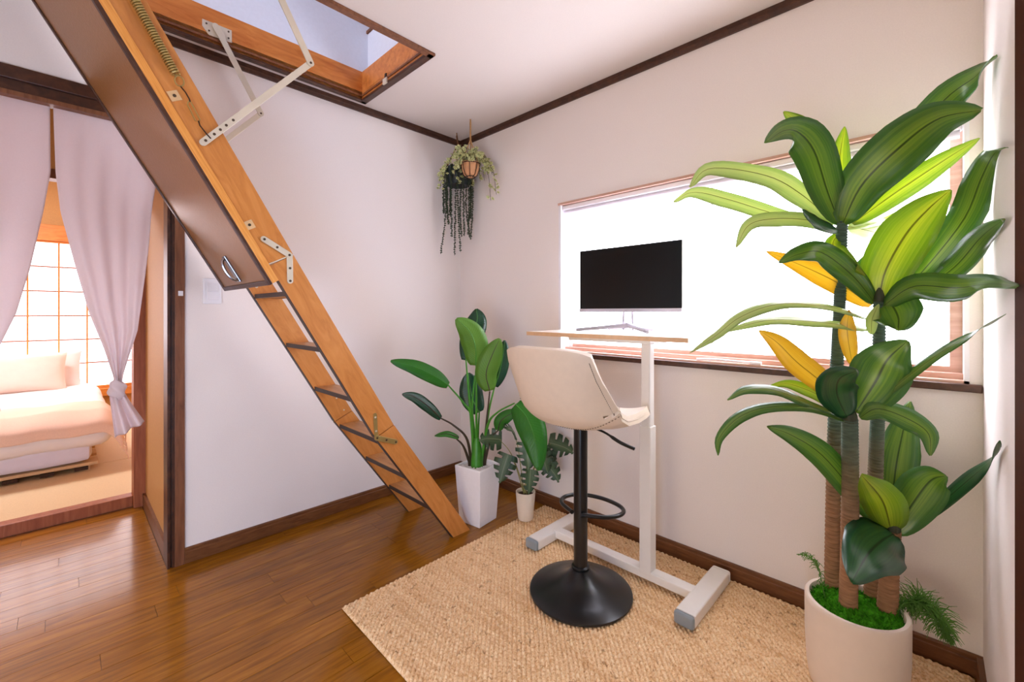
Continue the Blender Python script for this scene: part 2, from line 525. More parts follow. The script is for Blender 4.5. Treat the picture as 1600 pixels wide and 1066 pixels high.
DRACAENA_LEAVES = [
    ([(-0.309, -2.223, 1.405), (-0.346, -2.274, 1.507), (-0.378, -2.358, 1.586), (-0.432, -2.431, 1.622), (-0.498, -2.502, 1.6)], 0.139, 'g', (-0.96, -0.04, -0.27)),
    ([(-0.199, -2.236, 1.419), (-0.144, -2.331, 1.506), (-0.093, -2.434, 1.59), (-0.06, -2.523, 1.656)], 0.075, 'y', (-0.97, 0.01, -0.08)),
    ([(-0.238, -2.224, 1.427), (-0.226, -2.335, 1.596), (-0.244, -2.443, 1.729), (-0.323, -2.502, 1.746), (-0.5, -2.524, 1.716)], 0.087, 'g', (-0.95, 0.01, -0.01)),
    ([(-0.302, -2.215, 1.407), (-0.358, -2.191, 1.506), (-0.421, -2.17, 1.61), (-0.491, -2.145, 1.652), (-0.563, -2.122, 1.644), (-0.642, -2.094, 1.594)], 0.11, 'g', (-0.93, -0.17, 0.15)),
    ([(-0.228, -2.206, 1.448), (-0.257, -2.157, 1.657), (-0.276, -2.112, 1.746), (-0.296, -2.064, 1.805)], 0.071, 'y', (-0.93, -0.17, -0.34)),
    ([(-0.226, -2.222, 1.446), (-0.224, -2.206, 1.612), (-0.191, -2.215, 1.742)], 0.061, 'y', (-0.96, -0.12, -0.26)),
    ([(-0.288, -2.201, 1.411), (-0.36, -2.127, 1.502), (-0.437, -2.047, 1.562), (-0.558, -1.922, 1.585), (-0.605, -1.874, 1.526)], 0.087, 'p', (-0.94, -0.23, 0.54)),
    ([(-0.269, -2.192, 1.407), (-0.376, -2.054, 1.452), (-0.452, -1.941, 1.503), (-0.505, -1.847, 1.535), (-0.524, -1.786, 1.509)], 0.071, 'p', (-0.93, -0.29, 0.57)),
    ([(-0.323, -2.209, 1.389), (-0.414, -2.15, 1.411), (-0.519, -2.087, 1.408), (-0.61, -2.045, 1.382), (-0.676, -2.031, 1.312)], 0.055, 'p', (-0.96, -0.22, 0.3)),
    ([(-0.317, -2.214, 1.382), (-0.405, -2.174, 1.402), (-0.49, -2.151, 1.429)], 0.045, 'd', (-0.97, -0.15, 0.31)),
    ([(-0.213, -2.221, 1.403), (-0.08, -2.283, 1.434), (0.07, -2.341, 1.475)], 0.055, 'p', (-0.99, -0.07, 0.8)),
    ([(-0.208, -2.227, 1.411), (-0.063, -2.282, 1.403), (0.094, -2.323, 1.391)], 0.064, 'p', (-0.99, -0.07, -0.14)),
    ([(-0.277, -2.212, 1.383), (-0.331, -2.203, 1.339), (-0.354, -2.24, 1.287), (-0.376, -2.283, 1.238)], 0.045, 'y', (-0.99, -0.11, -0.09)),
    ([(-0.297, -2.308, 1.156), (-0.309, -2.322, 1.248), (-0.301, -2.366, 1.353), (-0.294, -2.412, 1.419), (-0.291, -2.457, 1.467)], 0.133, 'y', (-0.99, -0.03, -0.13)),
    ([(-0.228, -2.335, 1.164), (-0.239, -2.407, 1.261), (-0.272, -2.482, 1.384), (-0.361, -2.509, 1.468), (-0.472, -2.523, 1.499), (-0.703, -2.524, 1.452)], 0.074, 'g', (-0.98, 0.05, -0.04)),
    ([(-0.212, -2.352, 1.161), (-0.247, -2.458, 1.25), (-0.377, -2.508, 1.32), (-0.675, -2.524, 1.318)], 0.062, 'g', (-0.99, 0.05, 0.04)),
    ([(-0.124, -2.342, 1.17), (-0.064, -2.434, 1.264), (-0.055, -2.484, 1.293), (-0.062, -2.521, 1.357)], 0.066, 'y', (-1.0, 0.03, -0.08)),
    ([(-0.302, -2.316, 1.149), (-0.367, -2.383, 1.202), (-0.458, -2.462, 1.192), (-0.6, -2.507, 1.193), (-0.851, -2.524, 1.176)], 0.078, 'g', (-1.0, 0.03, 0.28)),
    ([(-0.291, -2.299, 1.16), (-0.372, -2.254, 1.24), (-0.475, -2.196, 1.302), (-0.565, -2.159, 1.293), (-0.651, -2.129, 1.264)], 0.075, 'g', (-0.98, -0.15, 0.37)),
    ([(-0.247, -2.286, 1.153), (-0.293, -2.221, 1.216), (-0.348, -2.138, 1.273), (-0.415, -2.042, 1.327)], 0.071, 'o', (-0.98, -0.17, -0.08)),
    ([(-0.216, -2.29, 1.169), (-0.224, -2.276, 1.256), (-0.214, -2.278, 1.32)], 0.079, 'g', (-0.99, -0.08, -0.07)),
    ([(-0.288, -2.317, 1.179), (-0.318, -2.339, 1.152), (-0.372, -2.354, 1.117), (-0.445, -2.356, 1.084)], 0.116, 'g', (-1.0, -0.04, 0.01)),
    ([(-0.289, -2.287, 1.112), (-0.387, -2.196, 1.149), (-0.498, -2.095, 1.157), (-0.587, -2.018, 1.12), (-0.65, -1.969, 1.065), (-0.716, -1.918, 1.014)], 0.048, 'p', (-0.96, -0.28, 1.45)),
    ([(-0.294, -2.281, 1.081), (-0.383, -2.17, 1.104), (-0.47, -2.055, 1.107), (-0.544, -1.951, 1.068)], 0.054, 'p', (-0.97, -0.24, 1.46)),
    ([(-0.325, -2.293, 1.068), (-0.351, -2.297, 1.113), (-0.375, -2.313, 1.156)], 0.029, 'p', (-1.0, -0.08, 0.01)),
    ([(-0.422, -2.236, 0.874), (-0.448, -2.192, 0.93), (-0.481, -2.137, 0.987), (-0.504, -2.09, 1.045), (-0.521, -2.048, 1.078)], 0.07, 'o', (-0.98, -0.19, 0.1)),
    ([(-0.326, -2.249, 0.975), (-0.336, -2.238, 1.074), (-0.332, -2.242, 1.14)], 0.045, 'o', (-0.99, -0.11, 0.04)),
    ([(-0.445, -2.269, 0.855), (-0.429, -2.309, 0.941), (-0.433, -2.335, 1.006), (-0.426, -2.375, 1.058)], 0.136, 'g', (-1.0, -0.06, 0.08)),
    ([(-0.474, -2.253, 0.843), (-0.53, -2.238, 0.911), (-0.573, -2.249, 0.961), (-0.593, -2.289, 0.988)], 0.093, 'd', (-0.99, -0.12, 0.12)),
    ([(-0.415, -2.286, 0.852), (-0.425, -2.36, 0.946), (-0.462, -2.431, 1.028), (-0.52, -2.492, 1.088), (-0.687, -2.524, 1.129)], 0.028, 'g', (-1.0, 0.01, 1.03)),
    ([(-0.45, -2.278, 0.843), (-0.449, -2.315, 0.873), (-0.44, -2.37, 0.857), (-0.448, -2.413, 0.827), (-0.496, -2.418, 0.782)], 0.066, 'g', (-0.98, -0.03, 0.82)),
    ([(-0.452, -2.248, 0.838), (-0.535, -2.171, 0.882), (-0.606, -2.107, 0.918), (-0.669, -2.055, 0.92), (-0.714, -2.02, 0.894)], 0.049, 'g', (-0.96, -0.22, 1.59)),
    ([(-0.464, -2.249, 0.83), (-0.557, -2.175, 0.872), (-0.655, -2.1, 0.876), (-0.73, -2.053, 0.854), (-0.788, -2.025, 0.807), (-0.816, -2.03, 0.769)], 0.037, 'g', (-0.94, -0.28, 1.33)),
    ([(-0.434, -2.237, 0.848), (-0.449, -2.192, 0.887), (-0.447, -2.155, 0.904), (-0.454, -2.105, 0.917), (-0.454, -2.059, 0.904)], 0.037, 'y', (-0.97, -0.17, 0.31)),
    ([(-0.305, -2.328, 0.496), (-0.381, -2.266, 0.603), (-0.469, -2.196, 0.725), (-0.548, -2.137, 0.787), (-0.617, -2.092, 0.816)], 0.072, 'g', (-0.96, -0.14, 0.42)),
    ([(-0.324, -2.337, 0.506), (-0.41, -2.323, 0.615), (-0.537, -2.289, 0.713)], 0.103, 'y', (-0.95, -0.06, 0.31)),
    ([(-0.319, -2.342, 0.499), (-0.31, -2.382, 0.595), (-0.314, -2.418, 0.67), (-0.328, -2.448, 0.695)], 0.108, 'g', (-0.96, -0.0, 0.27)),
    ([(-0.274, -2.359, 0.489), (-0.282, -2.433, 0.595), (-0.331, -2.488, 0.694), (-0.456, -2.524, 0.791), (-0.586, -2.524, 0.86)], 0.036, 'd', (-0.97, 0.04, 0.74)),
    ([(-0.167, -2.326, 0.453), (-0.142, -2.337, 0.624), (-0.109, -2.351, 0.731), (-0.069, -2.37, 0.845)], 0.108, 'g', (-0.98, -0.04, 0.21)),
    ([(-0.332, -2.343, 0.504), (-0.417, -2.321, 0.507), (-0.519, -2.3, 0.502), (-0.63, -2.279, 0.471)], 0.143, 'd', (-0.91, -0.08, 0.4)),
]
DRACAENA_TRUNKS = [
    ([(-0.257, -2.19, 0.25), (-0.271, -2.197, 0.662), (-0.283, -2.207, 0.988), (-0.283, -2.213, 1.169), (-0.297, -2.221, 1.416)], 0.021, 0.015),
    ([(-0.343, -2.241, 0.25), (-0.394, -2.251, 0.557), (-0.457, -2.257, 0.837)], 0.023, 0.019),
    ([(-0.233, -2.287, 0.248), (-0.238, -2.296, 0.638), (-0.259, -2.304, 0.877), (-0.295, -2.309, 1.167)], 0.021, 0.015),
    ([(-0.286, -2.326, 0.253), (-0.299, -2.333, 0.403), (-0.32, -2.341, 0.51)], 0.025, 0.018),
]
STRELITZIA = [
    ([(-0.404, -0.638, 0.302), (-0.42, -0.649, 0.581), (-0.433, -0.662, 0.851)], [(-0.435, -0.661, 0.847), (-0.452, -0.679, 0.945), (-0.49, -0.677, 1.032), (-0.556, -0.646, 1.099)], 0.141, 'l', (-0.65, -0.76, 0.04)),
    ([(-0.408, -0.622, 0.308), (-0.409, -0.576, 0.657), (-0.401, -0.538, 0.87)], [(-0.399, -0.54, 0.861), (-0.361, -0.54, 0.987), (-0.32, -0.542, 1.087), (-0.305, -0.517, 1.153)], 0.132, 'd', (-0.66, -0.75, 0.02)),
    ([(-0.422, -0.625, 0.313), (-0.441, -0.633, 0.564), (-0.483, -0.616, 0.647), (-0.552, -0.572, 0.746)], [(-0.551, -0.573, 0.744), (-0.626, -0.536, 0.802), (-0.713, -0.487, 0.852), (-0.809, -0.428, 0.883)], 0.088, 'm', (-0.54, -0.83, 0.44)),
    ([(-0.43, -0.62, 0.313), (-0.466, -0.622, 0.454), (-0.532, -0.594, 0.531), (-0.596, -0.567, 0.576)], [(-0.595, -0.568, 0.575), (-0.668, -0.553, 0.649), (-0.738, -0.541, 0.703), (-0.806, -0.532, 0.725)], 0.063, 'd', (-0.54, -0.82, 0.67)),
    ([(-0.436, -0.614, 0.309), (-0.477, -0.609, 0.41), (-0.521, -0.601, 0.461)], [(-0.511, -0.612, 0.465), (-0.571, -0.59, 0.493), (-0.634, -0.565, 0.49)], 0.034, 'm', (-0.59, -0.77, 0.75)),
    ([(-0.392, -0.633, 0.307), (-0.375, -0.611, 0.432), (-0.351, -0.596, 0.579)], [(-0.353, -0.594, 0.57), (-0.373, -0.56, 0.65), (-0.376, -0.543, 0.721), (-0.376, -0.53, 0.789)], 0.133, 'd', (-0.64, -0.75, 0.17)),
    ([(-0.383, -0.66, 0.311), (-0.379, -0.685, 0.527), (-0.376, -0.708, 0.706)], [(-0.376, -0.708, 0.709), (-0.402, -0.708, 0.805), (-0.391, -0.746, 0.91), (-0.377, -0.787, 0.993)], 0.124, 'l', (-0.68, -0.72, 0.1)),
    ([(-0.371, -0.654, 0.307), (-0.338, -0.651, 0.55), (-0.292, -0.661, 0.725)], [(-0.293, -0.66, 0.716), (-0.268, -0.676, 0.806), (-0.251, -0.684, 0.896), (-0.239, -0.685, 0.974)], 0.087, 'd', (-0.7, -0.71, 0.1)),
    ([(-0.393, -0.658, 0.313), (-0.389, -0.706, 0.524), (-0.374, -0.766, 0.601), (-0.333, -0.852, 0.657)], [(-0.329, -0.856, 0.651), (-0.325, -0.93, 0.595), (-0.333, -0.992, 0.501), (-0.354, -1.041, 0.357)], 0.151, 'm', (-0.72, -0.63, 0.28)),
    ([(-0.376, -0.666, 0.311), (-0.36, -0.7, 0.447), (-0.34, -0.737, 0.494)], [(-0.341, -0.736, 0.493), (-0.341, -0.756, 0.546), (-0.32, -0.797, 0.584), (-0.29, -0.849, 0.609)], 0.072, 'm', (-0.69, -0.68, 0.39)),
    ([(-0.392, -0.644, 0.31), (-0.414, -0.609, 0.574), (-0.399, -0.612, 0.786)], None, 0.0, 'm', (0, 0, 1)),
]

# ================================================================== THE SETTING
H = 2.35            # ceiling height
XL, YF = -3.80, -2.534   # left wall, front wall (beside the photographer)
JX = -1.657         # right jamb of the doorway in the back wall

floor = tag(box('floor', 'dark_trim', (XL, 0.0, YF, 0.93, -0.08, -0.006)), 'glossy honey brown strip wood floor', 'floor', kind='structure')
pm = None
pw = 0.0909
y = YF
row = 0
while y < 0.92:
    xr = 0.0 if y < -0.02 else JX
    x = XL + (-(row * 0.37) % 0.9)
    x0 = XL
    cuts = []
    while x < xr - 0.12:
        if x > XL + 0.12:
            cuts.append(x)
        x += random.choice((0.6, 0.9, 0.9, 1.05))
    cuts.append(xr)
    for x1 in cuts:
        wd = min(pw, 0.93 - y)
        cx, cy = (x0 + x1) / 2, y + wd / 2
        if pm is None:
            pm = box('plank', 'floor_wood', (-0.5, 0.5, -0.5, 0.5, -0.006, 0.0))
            pm.parent = floor
            pl = pm
        else:
            pl = copy_part(pm, floor)
        pl.location = Vector((cx, cy, -0.006)) - floor.location
        pl.scale = (x1 - x0 - 0.0012, wd - 0.0016, 1)
        x0 = x1
    y += pw
    row += 1

def wall(name, boxes, mat, label):
    mb = MB()
    for b in boxes:
        mb.box(*b)
    return tag(build(mb, name, mat), label, 'wall', kind='structure')

wall('wall_back', [(JX + 0.06, 0.0, 0.0, 0.10, 0, H), (XL, JX + 0.06, 0.0, 0.10, 2.03, H), (XL, -3.3, 0.0, 0.10, 0, 2.03)], 'wallpaper',
     'cream papered back wall behind the attic ladder')
WY0, WY1, WZ0, WZ1 = -0.884, -2.505, 0.906, 1.752
wall('wall_right', [(0, 0.14, WY0, 0.10, 0, H), (0, 0.14, YF - 0.1, WY1, 0, H), (0, 0.14, WY1, WY0, 0, WZ0), (0, 0.14, WY1, WY0, WZ1, H)], 'wallpaper',
     'cream papered wall with the wide bright window')
wall('wall_front', [(XL, 0, YF - 0.1, YF, 0, H)], 'wallpaper', 'pale wall strip at the right edge behind the large plant')
wall('wall_left', [(XL - 0.1, XL, YF, 0.93, 0, H)], 'wallpaper', 'cream papered left wall beyond the frame')
HX0, HX1, HY0, HY1 = -2.13, -0.79, -0.715, -0.085     # hatch opening
cmb = [(XL, 0.14, YF - 0.1, HY0, H, H + 0.04), (XL, 0.14, HY1, 0.93, H, H + 0.04), (XL, HX0, HY0, HY1, H, H + 0.04), (HX1, 0.14, HY0, HY1, H, H + 0.04)]
mb = MB()
for b in cmb:
    mb.box(*b)
tag(build(mb, 'ceiling', 'ceiling_paper'), 'cream papered ceiling with the attic hatch opening', 'ceiling', kind='structure')

# crown mouldings and baseboards (two-step profiles)
def moulding(name, prof, ax, a, b, mat, label, cat):
    return tag(build(MB().prism(prof, ax, a, b), name, mat), label, cat, kind='structure')
moulding('trim_1', [(0, H), (0, H - 0.038), (-0.010, H - 0.038), (-0.013, H - 0.024), (-0.017, H - 0.020), (-0.017, H)], 0, XL, 0.0, 'dark_trim',
         'dark brown ceiling moulding along the wall behind the ladder', 'moulding')
moulding('trim_2', [(0, H), (0, H - 0.038), (-0.010, H - 0.038), (-0.013, H - 0.024), (-0.017, H - 0.020), (-0.017, H)], 1, YF, 0.0, 'dark_trim',
         'dark brown ceiling moulding above the wide window', 'moulding')
bprof = [(0, 0.002), (-0.014, 0.002), (-0.014, 0.052), (-0.011, 0.055), (-0.011, 0.066), (-0.006, 0.070), (0, 0.070)]
moulding('baseboard_back', bprof, 0, -1.596, 0.0, 'base_trim', 'brown wooden baseboard along the wall behind the ladder', 'baseboard')
moulding('baseboard_right', bprof, 1, YF, 0.0, 'base_trim', 'brown wooden baseboard under the wide window', 'baseboard')
tag(box('baseboard_front', 'base_trim', (-0.74, -0.014, YF, YF + 0.014, 0.0, 0.07)), 'dark baseboard along the pale wall beside the large plant', 'baseboard', kind='structure')

# doorway in the back wall: brown post, grooved dark jamb, header beam
d1 = thing('door_1', (JX, 0.05, 0), 'brown wooden doorway post and header beam framing the curtains', 'doorway', kind='structure')
box('post', 'brown_trim', (-1.631, -1.596, -0.012, 0.10, 0, 2.036), d1, bevel=0.002)
for k, (a, b, yy) in enumerate(((-1.640, -1.631, -0.004), (-1.648, -1.640, 0.006), (JX, -1.648, -0.004))):
    box('jamb_strip', 'dark_trim', (a, b, yy, 0.10, 0, 1.95), d1)
tag(box('strike_plate', 'white_plastic', (-1.620, -1.602, -0.0145, -0.012, 1.206, 1.228), d1, bevel=0.001), 'small white strike plate on the post')
box('header', 'dark_trim', (-3.3, -1.631, -0.016, 0.02, 1.985, 2.034), d1, bevel=0.002)
box('header', 'dark_trim', (-3.3, -1.631, 0.0, 0.10, 1.945, 1.985), d1)
box('header_lip', 'brown_trim', (-3.3, -1.631, -0.008, 0.03, 1.928, 1.945), d1)

# hall side panel and the second doorway to the tatami room
wall('wall_hall', [(-1.642, -1.60, 0.10, 0.95, 0, H)], 'gold_wall', 'golden papered side wall of the narrow hall')
tag(box('baseboard_hall', 'base_trim', (-1.656, -1.642, 0.10, 0.89, 0, 0.075)), 'brown baseboard under the golden hall wall', 'baseboard', kind='structure')
d2 = thing('door_2', (-2.4, 0.96, 0), 'orange brown wooden doorway frame of the tatami room', 'doorway', kind='structure')
box('post', 'post_wood', (-1.695, -1.625, 0.885, 1.0, 0, 1.89), d2, bevel=0.002)
box('header', 'brown_trim', (XL, -1.625, 0.91, 1.0, 1.84, 1.89), d2, bevel=0.002)
box('threshold', 'post_wood', (XL, -1.695, 0.925, 1.0, 0.0, 0.062), d2, bevel=0.003)
wall('wall_hall_back', [(XL - 0.1, -1.0, 0.93, 0.99, 1.89, 2.45), (-1.642, -1.0, 0.95, 0.99, 0, 1.89)], 'gold_wall', 'golden papered strip above the tatami room doorway')

# ---- tatami room
TX0, TX1, TY1 = -4.3, -1.05, 3.67
TZ = 0.055
tf = tag(box('floor_tatami', 'tatami_border', (TX0, TX1, 0.99, TY1, -0.06, TZ - 0.012)), 'straw tatami mat floor of the bedroom', 'floor', kind='structure')
ysplit = [1.0, 1.84, 2.74, 3.66]
for j in range(3):
    xs = [TX0, -3.42, -1.60, TX1] if j % 2 == 0 else [TX0, -2.5, TX1]
    for i in range(len(xs) - 1):
        box('mat', 'tatami_mat', (xs[i] + 0.004, xs[i + 1] - 0.004, ysplit[j] + 0.004, ysplit[j + 1] - 0.004, TZ - 0.012, TZ), tf, bevel=0.002)
SX0, SX1, SZ0, SZ1 = -3.6, -1.30, 0.39, 1.80          # shoji opening
wall('wall_tatami_back', [(TX0, SX0, TY1, TY1 + 0.1, 0, 2.5), (SX1, TX1, TY1, TY1 + 0.1, 0, 2.5), (SX0, SX1, TY1, TY1 + 0.1, 0, SZ0 - 0.11), (SX0, SX1, TY1, TY1 + 0.1, SZ1 + 0.17, 2.5)],
     'gold_wall', 'golden bedroom wall around the shoji window')
wall('wall_tatami_right', [(TX1, TX1 + 0.1, 0.99, TY1, 0, 2.5)], 'gold_wall', 'golden side wall of the bedroom')
wall('wall_tatami_left', [(TX0 - 0.1, TX0, 0.93, TY1, 0, 2.5)], 'gold_wall', 'golden bedroom wall beyond the frame')
tag(box('ceiling_tatami', 'ceiling_paper', (TX0, TX1, 0.99, TY1, 2.45, 2.5)), 'plain bedroom ceiling', 'ceiling', kind='structure')
tag(box('baseboard_tatami', 'orange_wood', (TX0, TX1, TY1 - 0.012, TY1, TZ, TZ + 0.05)), 'orange wooden skirting under the shoji window', 'baseboard', kind='structure')
sh = thing('window_2', (-2.45, TY1, SZ0), 'white paper shoji window with thin brown lattice in orange wood frame', 'window', kind='structure')
box('sill', 'orange_wood', (SX0 - 0.05, SX1 + 0.05, TY1 - 0.05, TY1 + 0.1, SZ0 - 0.11, SZ0 - 0.03), sh, bevel=0.004)
box('bottom_rail', 'orange_wood', (SX0, SX1, TY1 - 0.02, TY1 + 0.03, SZ0 - 0.03, SZ0), sh, bevel=0.003)
box('header', 'orange_wood', (SX0 - 0.05, SX1 + 0.05, TY1 - 0.05, TY1 + 0.1, SZ1 + 0.02, SZ1 + 0.17), sh, bevel=0.004)
box('top_rail', 'orange_wood', (SX0, SX1, TY1 - 0.02, TY1 + 0.03, SZ1, SZ1 + 0.02), sh)
vx = [-3.6, -3.41, -3.21, -3.015, -2.815, -2.615, -2.415, -2.215, -2.012, -1.815, -1.615, -1.455, -1.30]
hz = [0.39, 0.625, 0.862, 1.098, 1.335, 1.570, 1.80]
pp0 = None
for i in range(len(vx) - 1):
    for j in range(len(hz) - 1):
        if pp0 is None:
            pp0 = box('paper_pane', 'shoji_paper', (-0.5, 0.5, -0.002, 0.002, -0.5, 0.5))
            pp0.location = (0, 0, 0); pp0.parent = sh
            q = pp0
            me0 = pp0.data
            for v in me0.vertices:
                v.co.z = v.co.z - 0.5
        else:
            q = copy_part(pp0, sh)
        q.location = Vector(((vx[i] + vx[i + 1]) / 2, TY1 + 0.015, (hz[j] + hz[j + 1]) / 2)) - sh.location
        q.scale = (vx[i + 1] - vx[i], 1, hz[j + 1] - hz[j])
for x in vx:
    box('lattice_bar', 'orange_wood', (x - 0.007, x + 0.007, TY1 + 0.002, TY1 + 0.012, SZ0, SZ1), sh)
for z in hz[1:-1]:
    box('lattice_bar', 'post_wood', (SX0, SX1, TY1 + 0.003, TY1 + 0.0125, z - 0.0065, z + 0.0065), sh)

# ---- window in the right wall
wn = thing('window_1', (0.05, (WY0 + WY1) / 2, WZ0), 'wide frosted window blown out white above the dark sill', 'window', kind='structure')
box('sill', 'dark_trim', (-0.022, 0.02, YF + 0.002, WY0 + 0.002, 0.884, 0.908), wn, bevel=0.003)
box('sill_board', 'sash_wood', (0.0, 0.14, WY1, WY0, WZ0 - 0.002, WZ0 + 0.010), wn)
for a, b in ((0.040, 0.055), (0.075, 0.09)):
    box('track', 'sash_wood', (a, b, WY1, WY0, WZ0 + 0.010, WZ0 + 0.028), wn)
box('jamb', 'white_plastic', (0.0, 0.14, WY0 - 0.016, WY0, WZ0, WZ1), wn)
box('jamb', 'white_plastic', (0.0, 0.14, WY1, WY1 + 0.012, WZ0, WZ1), wn)
box('head', 'sash_wood', (-0.006, 0.14, WY1, WY0 + 0.002, WZ1 - 0.008, WZ1 + 0.004), wn)
xx = 0.085
ya, yb = WY0 - 0.016, WY1 + 0.012
for a, b in ((ya - 0.02, ya), (yb, yb + 0.03)):
    box('sash_stile', 'white_plastic' if a > -1.5 else 'sash_wood', (xx, xx + 0.03, a, b, WZ0 + 0.010, WZ1 - 0.008), wn)  # left stile coloured white to imitate the window's glare
box('sash_rail', 'sash_wood', (xx, xx + 0.03, yb + 0.03, ya - 0.02, WZ0 + 0.010, WZ0 + 0.046), wn)
for a, b in ((ya - 0.02, -1.70), (-1.70, yb + 0.03)):
    box('pane', 'window_glass', (xx + 0.012, xx + 0.018, b, a, WZ0 + 0.046, WZ1 - 0.008), wn)
box('meeting_bar', 'white_plastic', (xx, xx + 0.012, -1.706, -1.694, WZ0 + 0.046, WZ1 - 0.008), wn)  # white here too, the glare put into its colour
hd = MB().tube(spline([(0.012, -1.66, 0.922), (0.010, -1.74, 0.926), (0.010, -1.85, 0.924), (0.012, -1.92, 0.922)], 16), [0.006] * 6 + [0.005] * 7 + [0.008] * 4, 8)
tag(build(hd, 'window_handle', 'white_plastic', wn), 'white lever lying along the sill')
rb = thing('roller_blind', (0.03, -1.69, 1.69), 'slim white roller blind rolled up at the top of the window', 'blind')
box('cassette', 'white_plastic', (0.012, 0.050, WY1 + 0.014, WY0 - 0.018, 1.716, 1.742), rb, bevel=0.006, seg=3)
build(MB().tube([(0.031, WY1 + 0.02, 1.706), (0.031, WY0 - 0.022, 1.706)], 0.013, 14), 'rolled_fabric', 'futon_sheet', rb)
ch = MB()
for k in range(70):
    z = 1.70 - k * 0.0105
    ch.lathe([(0.0005, -0.0028), (0.0028, 0), (0.0005, 0.0028)], (0.004, -2.497, z), 6)
build(ch, 'bead_chain', 'white_plastic', rb, kind='stuff')

# door frame at the far right edge of the view
tag(box('trim_3', 'door_edge', (-1.60, -0.748, YF - 0.02, YF + 0.004, 0, 2.05), bevel=0.003), 'dark brown door edge at the right border of the view', 'door frame', kind='structure')

# ---- unseen panes and lamp added to light the rooms
def glass_unit(name, ax, at, a0, a1, z0, z1, mat, label, depth):
    """framed pane added as a fill light; ax 0 = in a wall of constant x, ax 1 = of constant y; depth towards the room"""
    loc = [(a0 + a1) / 2, (a0 + a1) / 2, z0]
    loc[ax] = at
    t = thing(name, tuple(loc), label, 'window', kind='structure')
    def bb(u0, u1, d0, d1, w0, w1, nm, mt):
        d0, d1 = sorted((at + d0 * depth, at + d1 * depth))
        b = (d0, d1, u0, u1, w0, w1) if ax == 0 else (u0, u1, d0, d1, w0, w1)
        box(nm, mt, b, t)
    bb(a0, a1, 0.0, 0.02, z0, z1, 'pane', mat)
    for u in (a0 - 0.04, a1):
        bb(u, u + 0.04, 0.0, 0.04, z0 - 0.04, z1 + 0.04, 'frame_stile', 'brown_trim')
    for w_ in (z0 - 0.04, z1):
        bb(a0, a1, 0.0, 0.04, w_, w_ + 0.04, 'frame_rail', 'brown_trim')
glass_unit('fill_window_left', 0, XL, -2.48, -1.45, 0.25, 1.35, 'left_fill_pane', 'added fill pane on the left wall outside the view', 1.0)
glass_unit('fill_window_front', 1, YF, -3.10, -2.25, 0.08, 1.05, 'front_fill_pane', 'added bluish fill pane on the front wall outside the view', 1.0)
glass_unit('fill_window_attic', 0, -4.0, -1.8, -0.5, 2.7, 3.45, 'attic_fill_pane', 'added fill pane in the attic outside the view', 1.0)
def fill_lamp(loc, mat, label):
    t = thing('fill_lamp', loc, label, 'lamp')
    build(MB().lathe([(0.10, 0.0), (0.12, -0.02), (0.24, -0.03), (0.25, -0.04)], loc, 40), 'housing', 'white_plastic', t)
    build(MB().lathe([(0.245, -0.042), (0.235, -0.075), (0.15, -0.09), (0.0, -0.092)], loc, 40), 'diffuser', mat, t)
fill_lamp((-2.6, 2.2, 2.45), 'bedroom_fill_lamp', 'round white fill lamp added on the bedroom ceiling')

# ---- attic hatch frame and attic space
ht = thing('trim_4', ((HX0 + HX1) / 2, (HY0 + HY1) / 2, H), 'orange wooden frame boards of the attic hatch in the ceiling', 'hatch frame', kind='structure')
ZA = 2.505
box('frame_board', 'hatch_ply', (HX0, HX1, HY1, HY1 + 0.018, H - 0.012, ZA), ht)
box('frame_board', 'hatch_ply', (HX0, HX1, HY0 - 0.018, HY0, H - 0.012, ZA), ht)
box('frame_board', 'hatch_ply', (HX1, HX1 + 0.018, HY0 - 0.018, HY1 + 0.018, H - 0.012, ZA), ht)
box('frame_board', 'hatch_ply', (HX0 - 0.018, HX0, HY0 - 0.018, HY1 + 0.018, H - 0.012, ZA), ht)
for b in ((HX0 - 0.03, HX1 + 0.032, HY1 - 0.004, HY1 + 0.024), (HX0 - 0.03, HX1 + 0.032, HY0 - 0.032, HY0 + 0.004),
          (HX1 - 0.004, HX1 + 0.032, HY0 - 0.03, HY1 + 0.024), (HX0 - 0.03, HX0 + 0.004, HY0 - 0.03, HY1 + 0.024)):
    box('moulding', 'brown_trim' if b[3] < -0.5 else 'dark_trim', (*b, H - 0.014, H), ht, bevel=0.004)
for b in ((HX0, HX1, HY1 - 0.006, HY1), (HX0, HX1, HY0, HY0 + 0.006), (HX1 - 0.006, HX1, HY0, HY1)):
    box('stop_bead', 'brown_trim', (*b, H + 0.012, H + 0.022), ht)
tag(box('latch_slot', 'wire_dark', (HX1 - 0.0065, HX1 - 0.0005, -0.36, -0.345, H + 0.016, H + 0.042), ht), 'dark latch slot')
tag(box('latch', 'steel', (HX1 - 0.012, HX1 - 0.004, -0.372, -0.335, H - 0.014, H + 0.014), ht), 'small metal latch plate')
wall('wall_attic', [(-4.0, 0.6, HY1 + 0.0, HY1 + 0.06, ZA, 4.0), (0.5, 0.6, -2.6, HY1, ZA, 4.0), (-4.0, 0.6, -2.7, -2.6, ZA, 4.0), (-4.1, -4.0, -2.7, HY1, ZA, 4.0),
                    (-0.755, -0.70, -2.6, HY1, ZA, 2.735)], 'attic_white', 'pale bluish attic walls seen through the hatch')
tag(build(MB().box(-4.0, HX0 - 0.02, -2.6, HY1, ZA - 0.02, ZA).box(HX0 - 0.02, -0.70, -2.6, HY0 - 0.02, ZA - 0.02, ZA), 'floor_attic', 'hatch_ply'), 'attic floor around the hatch', 'floor', kind='structure')
tag(box('ceiling_attic', 'attic_white', (-4.0, 0.5, -2.6, HY1, 3.6, 3.65)), 'pale attic ceiling', 'ceiling', kind='structure')
